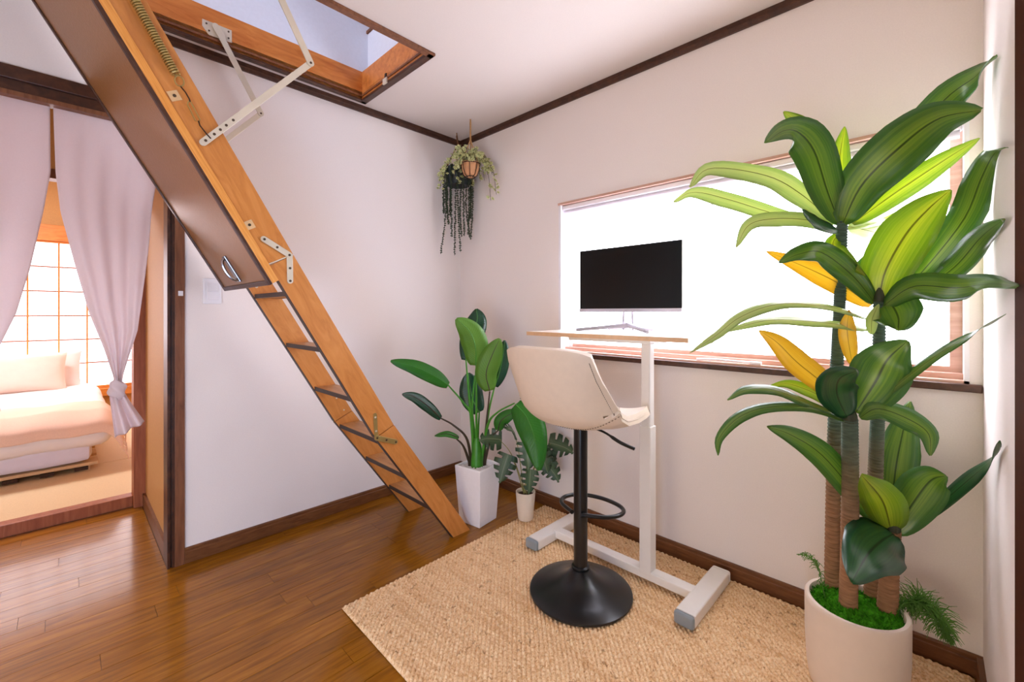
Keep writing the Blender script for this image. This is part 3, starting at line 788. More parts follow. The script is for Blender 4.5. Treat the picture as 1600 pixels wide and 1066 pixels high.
tag(box('trim_5', 'brown_trim', (-0.765, -0.69, -2.6, HY1, 2.735, 2.75)), 'thin brown cap on the low attic wall', 'trim', kind='structure')
tag(box('trim_6', 'dark_trim', (-0.760, -0.755, -2.6, HY1, ZA, ZA + 0.012)), 'thin dark line at the foot of the low attic wall', 'trim', kind='structure')

# ================================================================== ATTIC LADDER
ld = thing('attic_ladder', (-0.56, -0.47, 0), 'folding wooden attic ladder let down from the ceiling hatch', 'ladder')
D1 = Vector((-0.5, 0.866)); N1 = Vector((0.866, 0.5)); PB = Vector((-1.45, 1.235))
def U(s, n):
    p = PB + D1 * s + N1 * n
    return (p.x, p.y)
PY0, PY1 = -0.700, -0.062
door = build(MB().prism([U(0, 0.004), U(1.27, 0.004), U(1.27, 0.03), U(0, 0.03)], 1, PY0, PY1), 'hatch_door', 'ladder_edge', ld)
build(MB().prism([U(0.016, -0.001), U(1.27, -0.001), U(1.27, 0.004), U(0.016, 0.004)], 1, PY0 + 0.016, PY1 - 0.016), 'door_panel', 'door_vinyl', door)
for a, b in ((PY0 - 0.001, PY0 + 0.020), (PY1 - 0.020, PY1 + 0.001)):
    build(MB().prism([U(-0.002, -0.007), U(1.27, -0.007), U(1.27, 0.006), U(-0.002, 0.006)], 1, a, b), 'moulding', 'dark_trim', door, bevel=0.003)
build(MB().prism([U(-0.002, -0.007), U(0.018, -0.007), U(0.018, 0.006), U(-0.002, 0.006)], 1, PY0, PY1), 'moulding', 'dark_trim', door, bevel=0.003)
# pull handle: chrome plate with a recessed ring
hp = build(MB().prism([U(0.03, -0.009), U(0.145, -0.009), U(0.145, -0.001), U(0.03, -0.001)], 1, -0.395, -0.355), 'handle', 'chrome', door, bevel=0.002)
ring = []
for k in range(13):
    a = PI * k / 12
    x, z = U(0.04 + 0.045 * (1 - math.cos(a)) * 1.05, -0.009 - 0.020 * math.sin(a))
    ring.append((x, -0.375, z))
build(MB().tube(ring, 0.006, 8), 'handle_grip', 'chrome', hp)

JL, JR = U(0.060, 0.030), U(0.060, 0.125)
ML, MR = (-1.036, 0.589), (-0.947, 0.629)
FL, FR = (-0.612, 0.0), (-0.503, 0.0)
g = 0.0012
def off(p, d):
    return (p[0] + d[0], p[1] + d[1])
SN = (-0.695, -0.671)     # near stringer, far stringer (y range)
SF = (-0.290, -0.266)
for ya, yb in (SN, SF):
    build(MB().prism([U(0.062, 0.030), U(1.25, 0.030), U(1.25, 0.125), U(0.062, 0.125)], 1, ya, yb), 'stringer', 'ladder_ply', ld, bevel=0.0015)
    build(MB().prism([JL, JR, off(MR, (-g, g)), off(ML, (-g, g))], 1, ya, yb), 'stringer', 'ladder_ply', ld, bevel=0.0015)
    build(MB().prism([off(ML, (g, -g)), off(MR, (g, -g)), FR, FL], 1, ya, yb), 'stringer', 'ladder_ply', ld, bevel=0.0015)
# dark under edges of the two lower sections
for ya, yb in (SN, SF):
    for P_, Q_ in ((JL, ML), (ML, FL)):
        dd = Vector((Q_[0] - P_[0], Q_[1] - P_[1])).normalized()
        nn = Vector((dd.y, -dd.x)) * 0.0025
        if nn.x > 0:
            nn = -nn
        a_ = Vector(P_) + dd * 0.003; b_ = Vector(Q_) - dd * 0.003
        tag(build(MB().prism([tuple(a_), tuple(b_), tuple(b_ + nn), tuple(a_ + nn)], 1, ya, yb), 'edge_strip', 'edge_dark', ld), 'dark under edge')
def xl(z):
    return ML[0] + (ML[1] - z) * (FL[0] - ML[0]) / ML[1] if z < ML[1] else ML[0] + (ML[1] - z) * (ML[0] - JL[0]) / (JL[1] - ML[1])
def xr(z):
    return MR[0] + (MR[1] - z) * (FR[0] - MR[0]) / MR[1] if z < MR[1] else MR[0] + (MR[1] - z) * (MR[0] - JR[0]) / (JR[1] - MR[1])
for zt in (1.212, 0.992, 0.775, 0.572, 0.378, 0.190):
    x0 = xl(zt - 0.01) + 0.006
    x1 = xr(zt - 0.01) - 0.006
    tr_ = box('tread', 'tread_ply', (x0, x1, SN[1], SF[0], zt - 0.019, zt), ld, bevel=0.0015)
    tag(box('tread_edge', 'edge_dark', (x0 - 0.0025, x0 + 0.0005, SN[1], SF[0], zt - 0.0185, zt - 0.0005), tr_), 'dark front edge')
for s in (0.27, 0.52, 0.77, 1.02):
    x, z = U(s, 0.04)
    box('tread', 'tread_ply', (x, x + 0.095, SN[1], SF[0], z, z + 0.019), ld, bevel=0.0015)
for zz in (0.705, 0.640):
    build(MB().tube([(xl(zz) + 0.075, SF[0] - 0.002, zz), (xl(zz) + 0.075, SF[0], zz)], 0.004, 8), 'screw', 'steel', ld)
build(MB().tube([(-1.385, SF[0] - 0.003, 1.245), (-1.385, SF[0], 1.245)], 0.006, 10), 'screw', 'steel', ld)

def flat_bar(name, p, q, w, ya, yb, mat, parent, screws=(), ext=0.0, sm='screw_dark'):
    """flat bar with round ends lying in an x-z plane"""
    p, q = Vector(p), Vector(q)
    d = (q - p).normalized()
    n = Vector((-d.y, d.x)) * w / 2
    e = d * w / 2
    poly = []
    for k in range(7):
        a = PI / 2 + PI * k / 6
        poly.append(tuple(p + d * math.cos(a) * w / 2 + n * math.sin(a)))
    for k in range(7):
        a = -PI / 2 + PI * k / 6
        poly.append(tuple(q + d * math.cos(a) * w / 2 + n * math.sin(a)))
    o = build(MB().prism(poly, 1, ya, yb), name, mat, parent, bevel=0.0006)
    front = min(ya, yb)
    for t in screws:
        c = p.lerp(q, t)
        build(MB().tube([(c.x, front - 0.0015, c.y), (c.x, front + 0.001, c.y)], 0.0045, 10), 'screw', sm, o)
    return o
yo = SN[0]
flat_bar('hinge_plate', (-1.474, 1.396), (-1.386, 1.345), 0.021, yo - 0.006, yo - 0.003, 'steel', ld, (0.02, 0.5, 0.98))
flat_bar('hinge_plate', (-1.386, 1.345), (-1.384, 1.250), 0.021, yo - 0.003, yo, 'steel', ld, (0.5, 1.0))
flat_bar('hinge_pin', (-1.455, 1.308), (-1.392, 1.341), 0.004, yo - 0.002, yo, 'steel', ld)
flat_bar('hinge_plate', (-1.040, 0.690), (-1.034, 0.590), 0.017, yo - 0.003, yo, 'brass_spring', ld, (0.1, 0.7), sm='steel')
flat_bar('hinge_plate', (-1.034, 0.590), (-0.942, 0.553), 0.022, yo - 0.006, yo - 0.003, 'brass_spring', ld, (0.02, 0.5, 1.0), sm='screw_dark')
for (sx, sz) in ((-1.729, 1.819), (-1.519, 1.440)):
    c = Vector((sx, sz))
    h = 0.015
    pol = [tuple(c + D1 * a * h + N1 * b * h) for a, b in ((-1, -1), (1, -1), (1, 1), (-1, 1))]
    sq = build(MB().prism(pol, 1, yo - 0.003, yo), 'washer_plate', 'pallet_wood', ld)
    build(MB().tube([(sx, yo - 0.005, sz), (sx, yo - 0.002, sz)], 0.005, 10), 'bolt', 'screw_dark', sq)
# support arms on both sides with brackets on the hatch frame
for ya in (yo - 0.010, -0.098):
    flat_bar('lower_arm', (-1.655, 1.690), (-1.314, 2.090), 0.022, ya, ya + 0.004, 'steel', ld, (0.02, 0.09, 0.14, 0.19, 0.25))
    flat_bar('upper_arm', (-1.314, 2.090), (-1.497, 2.424), 0.026, ya - 0.005, ya - 0.001, 'steel', ld, (0.0,))
for ya, yb in ((HY1 - 0.004, HY1), (HY0, HY0 + 0.004)):
    br = build(MB().prism([(-1.545, 2.440), (-1.432, 2.440), (-1.432, 2.384), (-1.490, 2.380), (-1.520, 2.380), (-1.545, 2.410)], 1, ya, yb), 'bracket', 'steel', ld)
    yy = ya if ya > -0.4 else yb
    for (bx_, bz_) in ((-1.530, 2.426), (-1.520, 2.398), (-1.445, 2.428), (-1.445, 2.398)):
        build(MB().tube([(bx_, yy - 0.002, bz_), (bx_, yy + 0.002, bz_)], 0.004, 8), 'screw', 'screw_dark', br)
# coil spring, hook and link chain along the near stringer
def sp_line(s):
    return Vector((-1.727, 1.883)).lerp(Vector((-1.905, 2.216)), s)
coil = []
for k in range(52 * 8 + 1):
    t = k / (52 * 8)
    c = sp_line(t)
    a = 2 * PI * k / 8
    nrm2 = Vector((0.882, 0.471))
    coil.append((c.x + nrm2.x * 0.011 * math.cos(a), yo - 0.014 + 0.011 * math.sin(a), c.y + nrm2.y * 0.011 * math.cos(a)))
build(MB().tube(coil, 0.0032, 5), 'spring', 'brass_spring', ld)
hk = []
for k in range(15):
    a = 2 * PI * k / 14
    hk.append((-1.718 + 0.012 * math.cos(a) , yo - 0.012, 1.866 + 0.016 * math.sin(a)))
build(MB().tube(hk, 0.0022, 6), 'spring_hook', 'brass_spring', ld)
build(MB().tube([(-1.716, yo - 0.012, 1.852), (-1.702, yo - 0.012, 1.836), (-1.692, yo - 0.012, 1.818), (-1.690, yo - 0.012, 1.810)], 0.0022, 6), 'wire_hook', 'wire_dark', ld)
lk = [(-1.690, 1.812), (-1.686, 1.806), (-1.664, 1.762), (-1.668, 1.752), (-1.676, 1.754), (-1.697, 1.800), (-1.694, 1.811), (-1.690, 1.812)]
build(MB().tube([(x, yo - 0.011, z) for x, z in lk], 0.0020, 6), 'chain_link', 'brass_spring', ld)
build(MB().tube([(x, yo - 0.012, z) for x, z in ((-1.668, 1.756), (-1.664, 1.742), (-1.648, 1.722), (-1.634, 1.708))], 0.0022, 6), 'wire_hook', 'wire_dark', ld)

# ---- light switch
sw = thing('light_switch', (-1.49, 0.0, 1.172), 'white double rocker light switch on the wall below the hatch door', 'switch')
box('plate', 'white_plastic', (-1.527, -1.455, -0.013, 0.0, 1.172, 1.290), sw, bevel=0.004)
for a, b in ((1.190, 1.2295), (1.2315, 1.271)):
    box('rocker', 'white_plastic', (-1.514, -1.468, -0.017, -0.012, a, b), sw, bevel=0.0015)

# ================================================================== RUG
RC = [Vector((-0.022, -0.797)), Vector((-1.236, -0.803)), Vector((-0.022, -2.515)), Vector((-1.262, -2.515))]   # rug corners
RWX, RWY = 1.22, 1.75
def rug_top(u, v):
    p = RC[0].lerp(RC[1], u).lerp(RC[2].lerp(RC[3], u), v)
    a, b = u * RWX, v * RWY
    row = (p.x * 0.69 - p.y * 0.72) / 0.0150          # cords run diagonally across the rug
    k = (p.x * 0.72 + p.y * 0.69) / 0.0160 + 0.5 * int(row)
    h = abs(math.sin(PI * row)) ** 0.7 * (0.55 + 0.45 * abs(math.sin(PI * k)))
    e = min(a, RWX - a, b, RWY - b)
    edge = min(1.0, e / 0.008)
    j = mnoise.noise(Vector((a * 30, b * 30, 0))) * 0.0012
    return (p.x, p.y, 0.003 + edge * (0.003 + 0.0085 * h + j))
rug = build(MB().grid(rug_top, 540, 760), 'rug', 'jute')
tag(rug, 'large woven jute rug under the desk and stool', 'rug')

# ================================================================== SIT-STAND DESK
RT = 0.015
ds = thing('standing_desk', (-0.26, -1.43, RT), 'small white standing desk with pale wood top in front of the window', 'desk')
TT = 1.043
box('table_top', 'desk_ply', (-0.462, -0.055, -1.812, -1.055, TT - 0.018, TT), ds, bevel=0.002)
box('edge_band', 'desk_edge', (-0.4645, -0.4615, -1.811, -1.056, TT - 0.0175, TT - 0.0008), ds)
box('under_frame', 'white_metal', (-0.40, -0.12, -1.64, -1.25, TT - 0.034, TT - 0.018), ds, bevel=0.003)
box('column', 'white_metal', (-0.296, -0.256, -1.588, -1.547, 0.62, TT - 0.034), ds, bevel=0.006, seg=3)
box('column_sleeve', 'white_metal', (-0.301, -0.251, -1.593, -1.542, RT + 0.03, 0.66), ds, bevel=0.004, seg=3)
box('crossbar', 'white_metal', (-0.300, -0.250, -1.76, -1.075, RT + 0.012, RT + 0.047), ds, bevel=0.004)
for a, b in ((-1.098, -1.030), (-1.822, -1.752)):
    ft = box('foot', 'white_metal', (-0.425, -0.068, a, b, RT, RT + 0.045), ds, bevel=0.005, seg=3)
    for p, q in ((-0.447, -0.424), (-0.069, -0.050)):
        box('end_cap', 'grey_cap' if p < -0.4 else 'white_metal', (p, q, a - 0.001, b + 0.001, RT, RT + 0.046), ft, bevel=0.010, seg=3)

# ---- monitor
mo = thing('monitor', (-0.14, -1.37, TT), 'flat black computer screen with white bezel on the standing desk', 'monitor')
MX, MY = -0.10, -1.37
box('back_shell', 'white_plastic', (MX + 0.002, MX + 0.022, MY - 0.272, MY + 0.272, 1.137, 1.452), mo, bevel=0.004)
box('screen', 'screen_black', (MX - 0.002, MX + 0.0025, MY - 0.268, MY + 0.268, 1.151, 1.450), mo, bevel=0.0006)
box('chin', 'stand_grey', (MX - 0.004, MX + 0.010, MY - 0.270, MY + 0.270, 1.134, 1.151), mo, bevel=0.002)
for s in (-1, 1):
    build(MB().prism([(MY + s * 0.020, 1.046), (MY + s * 0.032, 1.046), (MY + s * 0.026, 1.20), (MY + s * 0.016, 1.20)], 0, MX + 0.014, MX + 0.034), 'stand_post', 'stand_grey', mo, bevel=0.002)
box('stand_bridge', 'stand_grey', (MX + 0.012, MX + 0.036, MY - 0.032, MY + 0.032, 1.058, 1.076), mo, bevel=0.003)
for s in (-1, 1):
    build(MB().tube([(MX + 0.02, MY, TT + 0.030), (MX - 0.06, MY + s * 0.09, TT + 0.016), (MX - 0.15, MY + s * 0.185, TT + 0.006)], [0.012, 0.009, 0.007], 8), 'stand_leg', 'stand_grey', mo)
build(MB().tube([(MX + 0.02, MY, TT + 0.02), (MX + 0.035, MY - 0.12, TT + 0.006)], [0.008, 0.005], 8), 'stand_leg', 'stand_grey', mo)
build(MB().tube([(MX + 0.02, MY, TT + 0.02), (MX + 0.035, MY + 0.12, TT + 0.006)], [0.008, 0.005], 8), 'stand_leg', 'stand_grey', mo)

# ================================================================== BAR STOOL
SXc, SYc = -0.533, -1.41
st = thing('bar_stool', (SXc, SYc, RT), 'cream leather bar stool with black pedestal in front of the desk', 'stool')
pr_ = [(0.200, 0.0), (0.203, 0.004), (0.202, 0.010), (0.19, 0.016), (0.15, 0.026), (0.10, 0.042), (0.06, 0.066), (0.042, 0.086), (0.036, 0.094), (0.0, 0.094)]
build(MB().lathe(pr_, (SXc, SYc, RT), 64), 'base', 'black_metal', st)
build(MB().lathe([(0.034, 0.0), (0.036, 0.004), (0.036, 0.012), (0.031, 0.016)], (SXc, SYc, RT + 0.092), 32), 'collar', 'black_metal', st)
build(MB().lathe([(0.0275, 0.0), (0.0275, 0.575)], (SXc, SYc, RT + 0.10), 32), 'column', 'black_metal', st)
FRZ = 0.33
loop = [(SXc - 0.03, SYc + 0.02, FRZ + 0.006), (SXc + 0.02, SYc + 0.11, FRZ), (SXc + 0.08, SYc + 0.135, FRZ), (SXc + 0.145, SYc + 0.10, FRZ), (SXc + 0.175, SYc + 0.01, FRZ),
        (SXc + 0.160, SYc - 0.085, FRZ), (SXc + 0.11, SYc - 0.125, FRZ), (SXc + 0.04, SYc - 0.10, FRZ), (SXc - 0.025, SYc - 0.02, FRZ + 0.006)]
build(MB().tube(spline(loop, 48), 0.0085, 10), 'footrest', 'black_metal', st)
build(MB().tube(spline([(SXc + 0.02, SYc - 0.05, 0.675), (SXc + 0.05, SYc - 0.085, 0.655), (SXc + 0.09, SYc - 0.125, 0.618), (SXc + 0.13, SYc - 0.165, 0.592)], 14), [0.0045] * 7 + [0.007] * 8, 8), 'height_lever', 'black_metal', st)
# padded shell: profile from the top of the back down and forward to the front of the seat
prof = [(-0.262, 1.005), (-0.254, 0.955), (-0.243, 0.90), (-0.229, 0.85), (-0.210, 0.80), (-0.182, 0.755), (-0.140, 0.722), (-0.085, 0.705), (-0.02, 0.699), (0.06, 0.699), (0.14, 0.702), (0.20, 0.706), (0.235, 0.700)]
halfw = [0.188, 0.197, 0.203, 0.212, 0.220, 0.226, 0.228, 0.226, 0.222, 0.216, 0.207, 0.190, 0.160]
wrap = [0.055, 0.065, 0.080, 0.098, 0.115, 0.120, 0.095, 0.055, 0.035, 0.030, 0.030, 0.028, 0.022]
def shell(u, v):
    k = v * (len(prof) - 1)
    i = min(int(k), len(prof) - 2)
    t = k - i
    L = lambda a: a[i] + (a[i + 1] - a[i]) * t
    px = prof[i][0] + (prof[i + 1][0] - prof[i][0]) * t
    pz = prof[i][1] + (prof[i + 1][1] - prof[i][1]) * t
    c = (u - 0.5) * 2
    hw, wr = L(halfw), L(wrap)
    bk = max(0.0, min(1.0, 1 - (v - 0.38) / 0.24))           # 1 on the back, 0 on the seat
    curl = wr * abs(c) ** 2.4
    top = -0.018 * abs(c) ** 5 * max(0, 1 - v * 5)
    return (SXc + px + curl * bk, SYc - c * hw, pz + curl * (1 - bk) * 1.15 + top + 0.035 * (1 - bk) * bk * 4 * abs(c) ** 3 * 0.3)
shl = build(MB().grid(shell, 20, 36), 'seat_shell', 'ivory_leather', st, solid=0.036, bevel=0.012, seg=3, offset=0.0)
# piping and stitching along the shell rim and the seam under the back
def rim(s, a, b, n=40):
    pts = []
    for k in range(n + 1):
        v = a + (b - a) * k / n
        p = Vector(shell(0.5 + s * 0.5, v))
        pts.append(p + Vector((-0.006, s * 0.0 , 0)))
    return pts
for s in (-1, 1):
    build(MB().tube(rim(s, 0.02, 0.97), 0.005, 6), 'piping', 'ivory_leather', shl)
dots = MB()
for k in range(44):
    u = 0.015 + 0.97 * k / 43
    p = Vector(shell(u, 0.505 + 0.05 * math.sin(PI * u)))
    q = Vector(shell(u, 0.505 + 0.05 * math.sin(PI * u) + 0.01))
    tn = (q - p).normalized()
    acr = (Vector(shell(min(1, u + 0.01), 0.53)) - Vector(shell(max(0, u - 0.01), 0.53))).normalized()
    nn = tn.cross(acr).normalized()
    if nn.z > 0:
        nn = -nn
    c = p + nn * 0.019
    dots.tube([c - acr * 0.0028, c + acr * 0.0028], 0.0013, 5)
for k in range(40):
    v = 0.06 + 0.44 * k / 39
    p = Vector(shell(1.0, v)); p2 = Vector(shell(0.97, v)); q = Vector(shell(1.0, v + 0.01))
    tn = (q - p).normalized()
    c = p2 + Vector((-0.018, -0.008, 0))
    dots.tube([c - tn * 0.0028, c + tn * 0.0028], 0.0013, 5)
build(dots, 'stitching', 'stitch', shl, kind='stuff')
build(MB().lathe([(0.05, 0.0), (0.06, 0.006), (0.06, 0.012)], (SXc, SYc, 0.674), 24), 'seat_plate', 'black_metal', st)

# ================================================================== CURTAINS
def interp(tab, z):
    for (x0, z0), (x1, z1) in zip(tab, tab[1:]):
        if z <= z0 and z >= z1:
            return x0 + (x1 - x0) * (z0 - z) / (z0 - z1)
    return tab[0][0] if z > tab[0][1] else tab[-1][0]
RLt = [(-2.003, 1.95), (-1.996, 1.681), (-1.983, 1.532), (-1.944, 1.331), (-1.901, 1.128), (-1.857, 0.981), (-1.828, 0.861), (-1.822, 0.80)]
RRt = [(-1.662, 1.95), (-1.690, 1.695), (-1.704, 1.579), (-1.714, 1.414), (-1.732, 1.234), (-1.751, 1.055), (-1.797, 0.874), (-1.806, 0.80)]
def cur_r(u, v):
    z = 1.95 - v * 1.12
    a, b = interp(RLt, z), interp(RRt, z)
    wd = (b - a) / 0.34
    amp = 0.002 + 0.013 * v ** 1.5
    y = 0.052 + amp * math.sin(u * 26 + 1.2 * math.sin(v * 3)) * (0.4 + 0.6 * wd) + 0.010 * v * math.sin(u * 9 + 2)
    return (a + (b - a) * u, y, z)
ct = thing('curtain', (-1.83, 0.05, 0.6), 'thin pinkish white curtain tied in a knot at the lower right of the doorway', 'curtain')
build(MB().grid(cur_r, 70, 60), 'cloth', 'curtain_cloth', ct, solid=0.0012)
def kn(u, v):
    a = u * 2 * PI
    b = (v - 0.5) * PI
    r = 0.029 * (1 + 0.16 * math.sin(3 * a + 5 * b))
    return (-1.817 + r * math.cos(b) * math.cos(a) * 1.0, 0.05 + r * math.cos(b) * math.sin(a), 0.806 + 0.043 * math.sin(b) + 0.006 * math.sin(2 * a))
build(MB().grid(kn, 28, 18), 'knot', 'curtain_cloth', ct)
def tail(u, v):
    xa = -1.842 + 0.018 * v; xb = -1.795 + 0.066 * v ** 1.1
    z = 0.795 - v * (0.19 - 0.052 * u)
    return (xa + (xb - xa) * u, 0.045 - 0.012 * v + (0.012 + 0.012 * v) * math.sin(u * 13 + 0.5), z)
build(MB().grid(tail, 40, 24), 'tail', 'curtain_cloth', ct, solid=0.0012)
LRt = [(-2.011, 1.952), (-2.009, 1.678), (-2.028, 1.525), (-2.063, 1.299), (-2.098, 1.128), (-2.137, 1.01), (-2.182, 0.897), (-2.23, 0.80)]
LLt = [(-2.52, 1.952), (-2.50, 1.5), (-2.46, 1.2), (-2.38, 1.0), (-2.29, 0.88), (-2.25, 0.80)]
def cur_l(u, v):
    z = 1.95 - v * 1.12
    a, b = interp(LLt, z), interp(LRt, z)
    return (a + (b - a) * u, 0.045 + (0.002 + 0.010 * v ** 1.4) * math.sin(u * 24 + 1.5 * math.sin(v * 3)), z)
cl = thing('curtain', (-2.24, 0.05, 0.6), 'thin greyish white curtain drawn aside at the left edge of the doorway', 'curtain')
build(MB().grid(cur_l, 70, 60), 'cloth', 'curtain_cloth', cl, solid=0.0012)
def kn2(u, v):
    p = kn(u, v)
    return (p[0] - 0.423, p[1], p[2])
build(MB().grid(kn2, 28, 18), 'knot', 'curtain_cloth', cl)

# ================================================================== BED
def soft_box(c, h, r, amp=0.0, freq=4.0, n=18, seed=0):
    mb = MB()
    bmq = bmesh.new()
    bmesh.ops.create_cube(bmq, size=2.0)
    bmesh.ops.subdivide_edges(bmq, edges=bmq.edges[:], cuts=n, use_grid_fill=True)
    hv = Vector(h)
    for v in bmq.verts:
        q = Vector((v.co.x * hv.x, v.co.y * hv.y, v.co.z * hv.z))
        i = Vector([max(-(hv[k] - min(r, hv[k])), min(hv[k] - min(r, hv[k]), q[k])) for k in range(3)])
        d = q - i
        p = i + d.normalized() * r if d.length > 1e-6 else q
        p = Vector([max(-hv[k], min(hv[k], p[k])) for k in range(3)])
        nz = mnoise.noise(Vector((p.x * freq + seed, p.y * freq, p.z * freq * 0.6))) + 0.5 * mnoise.noise(Vector((p.x * freq * 2.3, p.y * freq * 2.3 + seed, p.z)))
        dd = d.normalized() if d.length > 1e-6 else Vector((0, 0, 1))
        v.co = Vector(c) + p + dd * nz * amp
    bmq.verts.ensure_lookup_table()
    mb.add([v.co.copy() for v in bmq.verts], [tuple(v.index for v in f.verts) for f in bmq.faces])
    bmq.free()
    mb.smooth = True
    return mb
BX0, BX1, BY0, BY1 = -3.25, -1.83, 1.70, 3.60
bf = thing('bed_frame', (-2.54, 2.6, TZ), 'low slatted wooden pallet under the mattress', 'bed frame')
for k in range(3):
    x = BX0 + 0.05 + k * (BX1 - BX0 - 0.1) / 2
    box('runner', 'pallet_wood', (x - 0.03, x + 0.03, BY0 + 0.02, BY1, TZ, TZ + 0.035), bf)
for k in range(9):
    x = BX0 + 0.08 + k * 0.158
    box('block', 'soil', (x - 0.02, x + 0.045, BY0 + 0.001, BY0 + 0.02, TZ + 0.008, TZ + 0.03), bf)
for k in range(8):
    yy = BY0 + k * 0.25
    box('slat', 'pallet_wood', (BX0, BX1 + 0.02, yy, yy + 0.14, TZ + 0.035, TZ + 0.055), bf, bevel=0.003)
mt = soft_box((-2.54, 2.63, TZ + 0.155), (0.70, 0.94, 0.10), 0.05, 0.004, 6)
tag(build(mt, 'mattress', 'futon_sheet'), 'lilac white sheeted mattress at the foot of the low bed', 'mattress')
cf = soft_box((-2.52, 2.62, TZ + 0.27), (0.79, 0.985, 0.115), 0.10, 0.011, 5, n=26, seed=3)
tag(build(cf, 'comforter', 'futon_white'), 'puffy white comforter spread over the low bed', 'comforter')
def throw_fn(u, v):
    # v runs from the top of the bed towards the viewer and over the foot, u along the bed's width
    x = -3.3 + u * 1.63
    s = v * 0.60
    side = max(0.0, x - (-1.80)) / 0.13
    y = 2.10 - s if s < 0.40 else 1.70 - 0.105 * math.sin(min(1, (s - 0.40) / 0.12) * PI / 2)
    z = TZ + 0.410 if s < 0.36 else TZ + 0.410 - (s - 0.36) ** 1.25 * 0.85
    z -= 0.14 * min(1.2, side) ** 1.6
    z += 0.010 * mnoise.noise(Vector((x * 5, s * 5, 2))) + 0.004 * math.sin(x * 22 + s * 5)
    y -= 0.014 * mnoise.noise(Vector((x * 7, s * 3, 7)))
    x -= 0.02 * min(1, side) ** 2
    return (x, y, z)
th = thing('throw_blanket', (-2.5, 1.8, TZ + 0.2), 'peach throw blanket with fringed edge across the foot of the bed', 'blanket')
build(MB().grid(throw_fn, 80, 40), 'cloth', 'throw_peach', th, solid=0.006, offset=1.0)
fr = MB()
for k in range(26):
    v = k / 25
    p = Vector(throw_fn(1.0, v))
    q = p + Vector((0.02 + random.uniform(-0.01, 0.01), random.uniform(-0.015, 0.015), -0.055 - random.uniform(0, 0.02)))
    fr.tube([p, p.lerp(q, 0.5) + Vector((0.008, 0, 0.004)), q], [0.003, 0.003, 0.002], 5)
build(fr, 'fringe', 'throw_peach', th, kind='stuff')
def pillow(name, c, hw, hh, ht, tilt, mat, label, seed):
    def fn(u, v):
        a = u * 2 - 1
        sgn = 1
        vv = v * 2
        if vv > 1:
            vv = 2 - vv
            sgn = -1
        b = vv * 2 - 1
        t = ht * max(0.0, (1 - abs(a) ** 3)) ** 0.6 * max(0.0, (1 - abs(b) ** 3)) ** 0.6
        pin = 1 - 0.06 * (1 - abs(a) ** 2) if abs(b) > 0.9 else 1.0
        x = a * hw * (1 - 0.05 * (1 - b * b))
        z = b * hh * pin * (1 - 0.06 * (1 - a * a))
        y = -sgn * t + 0.006 * mnoise.noise(Vector((a * 3 + seed, b * 3, sgn)))
        y2 = y * math.cos(tilt) + z * math.sin(tilt)
        z2 = z * math.cos(tilt) - y * math.sin(tilt)
        return (c[0] + x, c[1] + y2, c[2] + z2)
    return tag(build(MB().grid(fn, 30, 48), name, mat), label, 'pillow', 'pillows on the bed')
pillow('pillow', (-2.30, 3.30, TZ + 0.53), 0.345, 0.185, 0.085, 0.35, 'pillow_peach', 'peach coloured front pillow at the head of the bed', 0)
pillow('pillow', (-2.20, 3.49, TZ + 0.52), 0.345, 0.195, 0.07, 0.25, 'futon_white', 'white pillow half hidden behind the peach pillow', 4)
# folded grey-white towel end at the left border
tw = soft_box((-2.36, 1.93, TZ + 0.425), (0.09, 0.14, 0.035), 0.03, 0.004, 9, n=8)
tag(build(tw, 'towel', 'futon_sheet'), 'folded pale towel on the throw blanket at the left border', 'towel')

# ================================================================== DRACAENA (large striped plant)
PCX, PCY, PR, PH = -0.338, -2.257, 0.125, 0.272
dr = thing('striped_dracaena', (PCX, PCY, RT), 'tall striped dracaena in a wide cream pot beside the window', 'plant')
pot = build(MB().lathe([(0.108, 0.0), (0.114, 0.006), (0.120, 0.05), (0.1245, 0.14), (PR, 0.24), (PR, PH - RT - 0.004), (PR - 0.003, PH - RT), (PR - 0.012, PH - RT), (PR - 0.014, PH - RT - 0.004), (PR - 0.016, PH - RT - 0.05), (0.02, PH - RT - 0.05)], (PCX, PCY, RT), 64), 'pot', 'pot_taupe', dr)
ms = MB()
def mossf(u, v):
    r = (PR - 0.015) * v
    a = u * 2 * PI
    h = 0.012 * mnoise.noise(Vector((math.cos(a) * r * 60, math.sin(a) * r * 60, 0))) + 0.010 * mnoise.noise(Vector((math.cos(a) * r * 130, math.sin(a) * r * 130, 4)))
    return (PCX + r * math.cos(a), PCY + r * math.sin(a), PH - 0.020 + h + 0.008 * (1 - v * v))
ms.grid(mossf, 120, 40)
mo_ = build(ms, 'moss', 'moss', dr, kind='stuff')
tf_ = MB()
for k in range(900):
    r = (PR - 0.016) * math.sqrt(random.random()); a = random.uniform(0, 2 * PI)
    p = Vector((PCX + r * math.cos(a), PCY + r * math.sin(a), PH - 0.016))
    d = Vector((random.uniform(-1, 1), random.uniform(-1, 1), random.uniform(0.4, 1.2))).normalized() * random.uniform(0.006, 0.016)
    tf_.tube([p, p + d], [0.0022, 0.0008], 4)
build(tf_, 'moss_tufts', 'moss', dr, kind='stuff')
